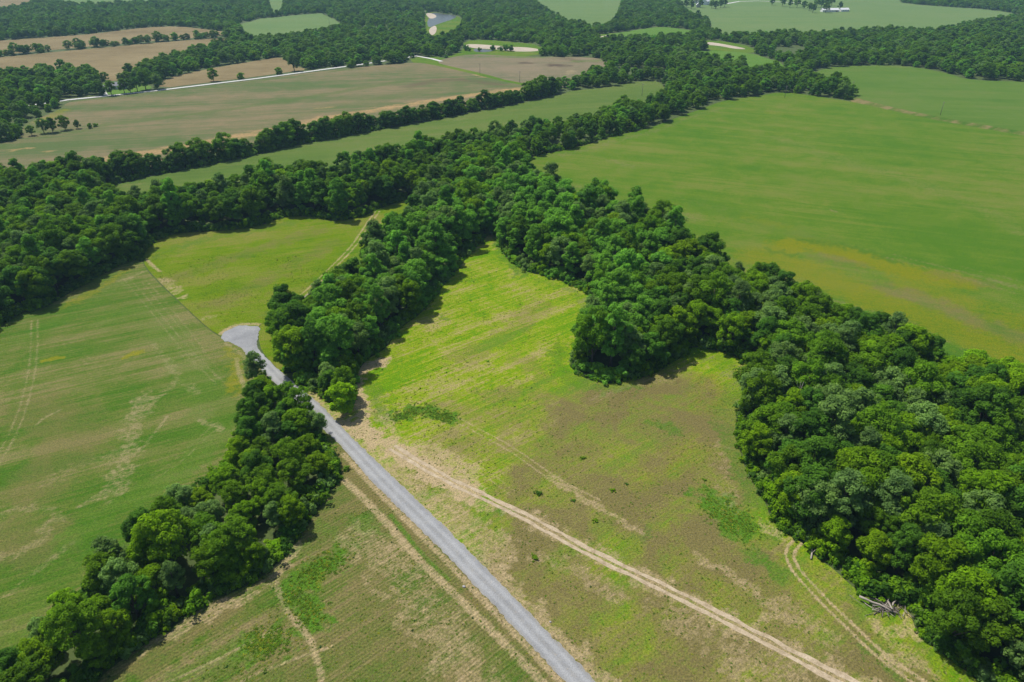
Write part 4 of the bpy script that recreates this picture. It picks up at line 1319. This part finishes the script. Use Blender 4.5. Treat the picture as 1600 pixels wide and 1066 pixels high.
# fallen dead tree by the track
g = G((1266, 873))
ft = empty('fallen_dead_tree', (g[0], g[1], .25), R(62))
tag(ft, 'bare grey fallen tree lying at the wood edge by the wheel track', 'dead tree')
link('trunk', log_mesh('trunk', 9.0, .2, .06, 3, M['dead']), ft, (4.2, 0, .3), (0, R(-4), 0))
for k in range(9):
    L = rr.uniform(1.6, 3.4)
    link('branch', log_mesh('branch', L, .07, .02, 20 + k, M['dead']), ft, (3.0 + k * .65, (1 if k % 2 else -1) * L * .3, .6 + .1 * (k % 3)), (0, R(-14), R((1 if k % 2 else -1) * rr.uniform(22, 40))))
g = G((478, 464))
tag(link('fallen_log', log_mesh('fallen_log', 6.5, .28, .2, 8, M['dead']), None, (g[0], g[1], .28), (0, 0, R(66))), 'pale bare log lying in the yellow green meadow', 'log')
# bare standing trees inside the wood
for p, hgt, lb in (((1234, 625), 15, 'bare pale forked dead tree standing in the wood'), ((1418, 760), 12.5, 'small bare dead tree poking through the wood canopy')):
    g = G((p[0], p[1] + 45))
    e = empty('dead_tree', (g[0], g[1], -.1))
    tag(e, lb, 'dead tree')
    link('trunk', MB().tube([(0, 0, 0), (.2, 0, hgt * .4), (.1, .1, hgt * .7), (.5, .1, hgt)], [.26, .2, .14, .03], 7).mesh('trunk', M['dead'], True), e)
    for k in range(6):
        a = k * 1.9
        z = hgt * (.5 + .07 * k)
        link('branch', MB().tube([(.1, 0, z), (.1 + 1.0 * math.cos(a), 1.0 * math.sin(a), z + 1.2), (.1 + 1.5 * math.cos(a), 1.5 * math.sin(a), z + 2.8)], [.1, .06, .02], 5).mesh('branch', M['dead'], True), e)
# stones beside the lane
stn = simple_mat('field_stone', (.25, .23, .23), (.45, .42, .42), 6)
for p, s, lb in (((725, 917), .42, 'grey stone lying in the verge left of the gravel lane'), ((860, 972), .26, 'small dark stone in the grass right of the gravel lane')):
    g = G(p)
    mb = MB().tube([(0, 0, -.05), (.02, 0, .1), (.0, .03, .42), (.03, 0, .62), (0, 0, .7)], [.55, .7, .62, .38, .1], 9)
    o = link('field_stone', mb.mesh('field_stone', stn, False), None, (g[0], g[1], 0), (0, 0, 1.1), (s, s * 1.25, s))
    tag(o, lb.replace(' left of', ' beside').replace(' right of', ' by'), 'stone')

# ------------------------------------------------------------------ utility poles
polew = bark_mat('pole_wood', (.14, .12, .10), (.26, .23, .20))
ins = simple_mat('insulator_glass', (.30, .33, .34), (.45, .48, .50), 3, .3)
pm = MB().tube([(0, 0, -.3), (0, 0, 5), (0, 0, 9.6)], [.17, .15, .11], 9).mesh('pole', polew, True)
cm_ = MB().box((0, 0, 8.9), (2.4, .12, .14)).mesh('crossarm', polew)
im = MB().tube([(0, 0, 0), (0, 0, .12), (0, 0, .24)], [.05, .08, .04], 7).mesh('insulator', ins)
for p, wh in (((750, 116), 'by the grass track in the bare crop field'), ((812, 129), 'in the bare crop field before the hedgerow end'), ((876, 141), 'in the hedgerow gap'),
              ((1003, 150), 'in the narrow green field by the wood'), ((1226, 153), 'in front of the tree clump in the big field'), ((1330, 146), 'beside the tree clump by the ditch'),
              ((1469, 180), 'along the ditch between the green fields'), ((515, 39), 'at the edge of the pale far field')):
    g = G(p)
    e = empty('utility_pole', (g[0], g[1], 0), R(20))
    tag(e, 'thin wooden utility pole standing ' + wh, 'utility pole')
    link('pole', pm, e)
    ca = link('crossarm', cm_, e)
    for x in (-1.05, 0, 1.05):
        link('insulator', im, ca, (x, 0, 8.95 if x else 9.55))

# ------------------------------------------------------------------ buildings
wallw = simple_mat('white_siding', (.60, .60, .58), (.74, .74, .72), .5, .7, .1)
wallg = simple_mat('tan_siding', (.40, .36, .31), (.48, .44, .38), .5, .8, .1)
roofg = simple_mat('grey_shingle', (.17, .17, .19), (.27, .27, .29), 2, .9)
roofw = simple_mat('pale_metal_roof', (.55, .55, .56), (.70, .70, .70), .3, .5, .1)
glass = simple_mat('window_glass', (.03, .04, .05), (.05, .06, .08), 1, .1, .0)
doorm = simple_mat('painted_door', (.16, .10, .07), (.20, .13, .10), 2, .6)


def house(name, p, L, W, H, rh, rz, wall, roof, label, cat, wins=3, chim=True):
    g = G(p)
    e = empty(name, (g[0], g[1], 0), R(rz))
    tag(e, label, cat)
    v = [(-L / 2, -W / 2, -.2), (L / 2, -W / 2, -.2), (L / 2, W / 2, -.2), (-L / 2, W / 2, -.2), (-L / 2, -W / 2, H), (L / 2, -W / 2, H), (L / 2, W / 2, H), (-L / 2, W / 2, H),
         (-L / 2, 0, H + rh), (L / 2, 0, H + rh)]
    link('wall', mesh_from('wall', v, [(0, 1, 5, 4), (1, 2, 6, 9, 5), (2, 3, 7, 6), (3, 0, 4, 8, 7)], wall), e)
    ov, th = .5, .18
    sl = rh / (W / 2)
    a, b, c = -W / 2 - ov, H - ov * sl + .03, H + rh + .03
    x0, x1 = -L / 2 - ov, L / 2 + ov
    rv = []
    for x in (x0, x1):
        rv += [(x, a, b), (x, 0, c), (x, -a, b), (x, -a, b + th), (x, 0, c + th), (x, a, b + th)]
    rf = link('roof', mesh_from('roof', rv, [(0, 1, 7, 6), (1, 2, 8, 7), (2, 3, 9, 8), (3, 4, 10, 9), (4, 5, 11, 10), (5, 0, 6, 11), (0, 5, 4, 1), (1, 4, 3, 2), (6, 7, 10, 11), (7, 8, 9, 10)], roof), e)
    if chim:
        link('chimney', MB().box((L * .2, W * .12, H + rh + .3), (.8, .8, 1.6)).mesh('chimney', doorm), rf)
    for i in range(wins):
        x = -L / 2 + L * (i + 1) / (wins + 1.6)
        w = link('window', MB().box((x, -W / 2 - .03, H * .56), (1.4, .1, 1.3)).mesh('window', wallw), e)
        link('pane', MB().box((x, -W / 2 - .09, H * .56), (1.16, .05, 1.06)).mesh('pane', glass), w)
    link('door', MB().box((L / 2 - L * .14, -W / 2 - .03, 1.05), (1.1 if L < 20 else 3.0, .1, 2.1 if H < 4 else 3.0)).mesh('door', doorm), e)


house('farmhouse', (185, 138.5), 13, 8, 2.9, 2.4, 8, wallw, roofg, 'grey roofed house behind the garden trees by the white road', 'house')
house('shed', (162.5, 141), 5, 4.5, 2.6, 1.3, 40, wallw, roofg, 'small grey roofed shed beside the white driveway', 'shed', 1, False)
house('ranch_house', (1296, 18.5), 30, 10, 3.2, 2.6, 4, wallw, roofw, 'long low pale house on the far green field', 'house', 5)
house('garage', (1318, 18), 16, 9, 3.2, 2.4, 12, wallw, roofw, 'small pale outbuilding beside the long low house', 'outbuilding', 2, False)
house('barn', (1101, 7), 18, 14, 6, 5, 60, wallw, roofw, 'bright white barn among the far farm trees', 'barn', 2, False)
house('farm_shed', (1090, 4.5), 20, 10, 4, 2.5, 5, wallw, roofw, 'low white shed behind the far barn', 'shed', 2, False)
house('farm_cottage', (1090.5, 11.5), 8, 7, 4.5, 3, 80, wallg, roofw, 'small cream farm building at the far field edge', 'house', 2, False)

# ------------------------------------------------------------------ the hazy summer air
hz = bpy.data.materials.new('summer_haze')
hz.use_nodes = True
t = hz.node_tree
t.nodes.clear()
mo = t.nodes.new('ShaderNodeOutputMaterial')
pv = t.nodes.new('ShaderNodeVolumePrincipled')
pv.inputs['Color'].default_value = (.46, .76, 1.0, 1)
pv.inputs['Density'].default_value = .00009
pv.inputs['Anisotropy'].default_value = .1
t.links.new(pv.outputs[0], mo.inputs['Volume'])
hb = MB().box((0, 0, 61), (12300, 12300, 124)).mesh('haze', hz)
tag(link('haze', hb), 'thin blue summer haze over the far fields', 'haze', kind='stuff')
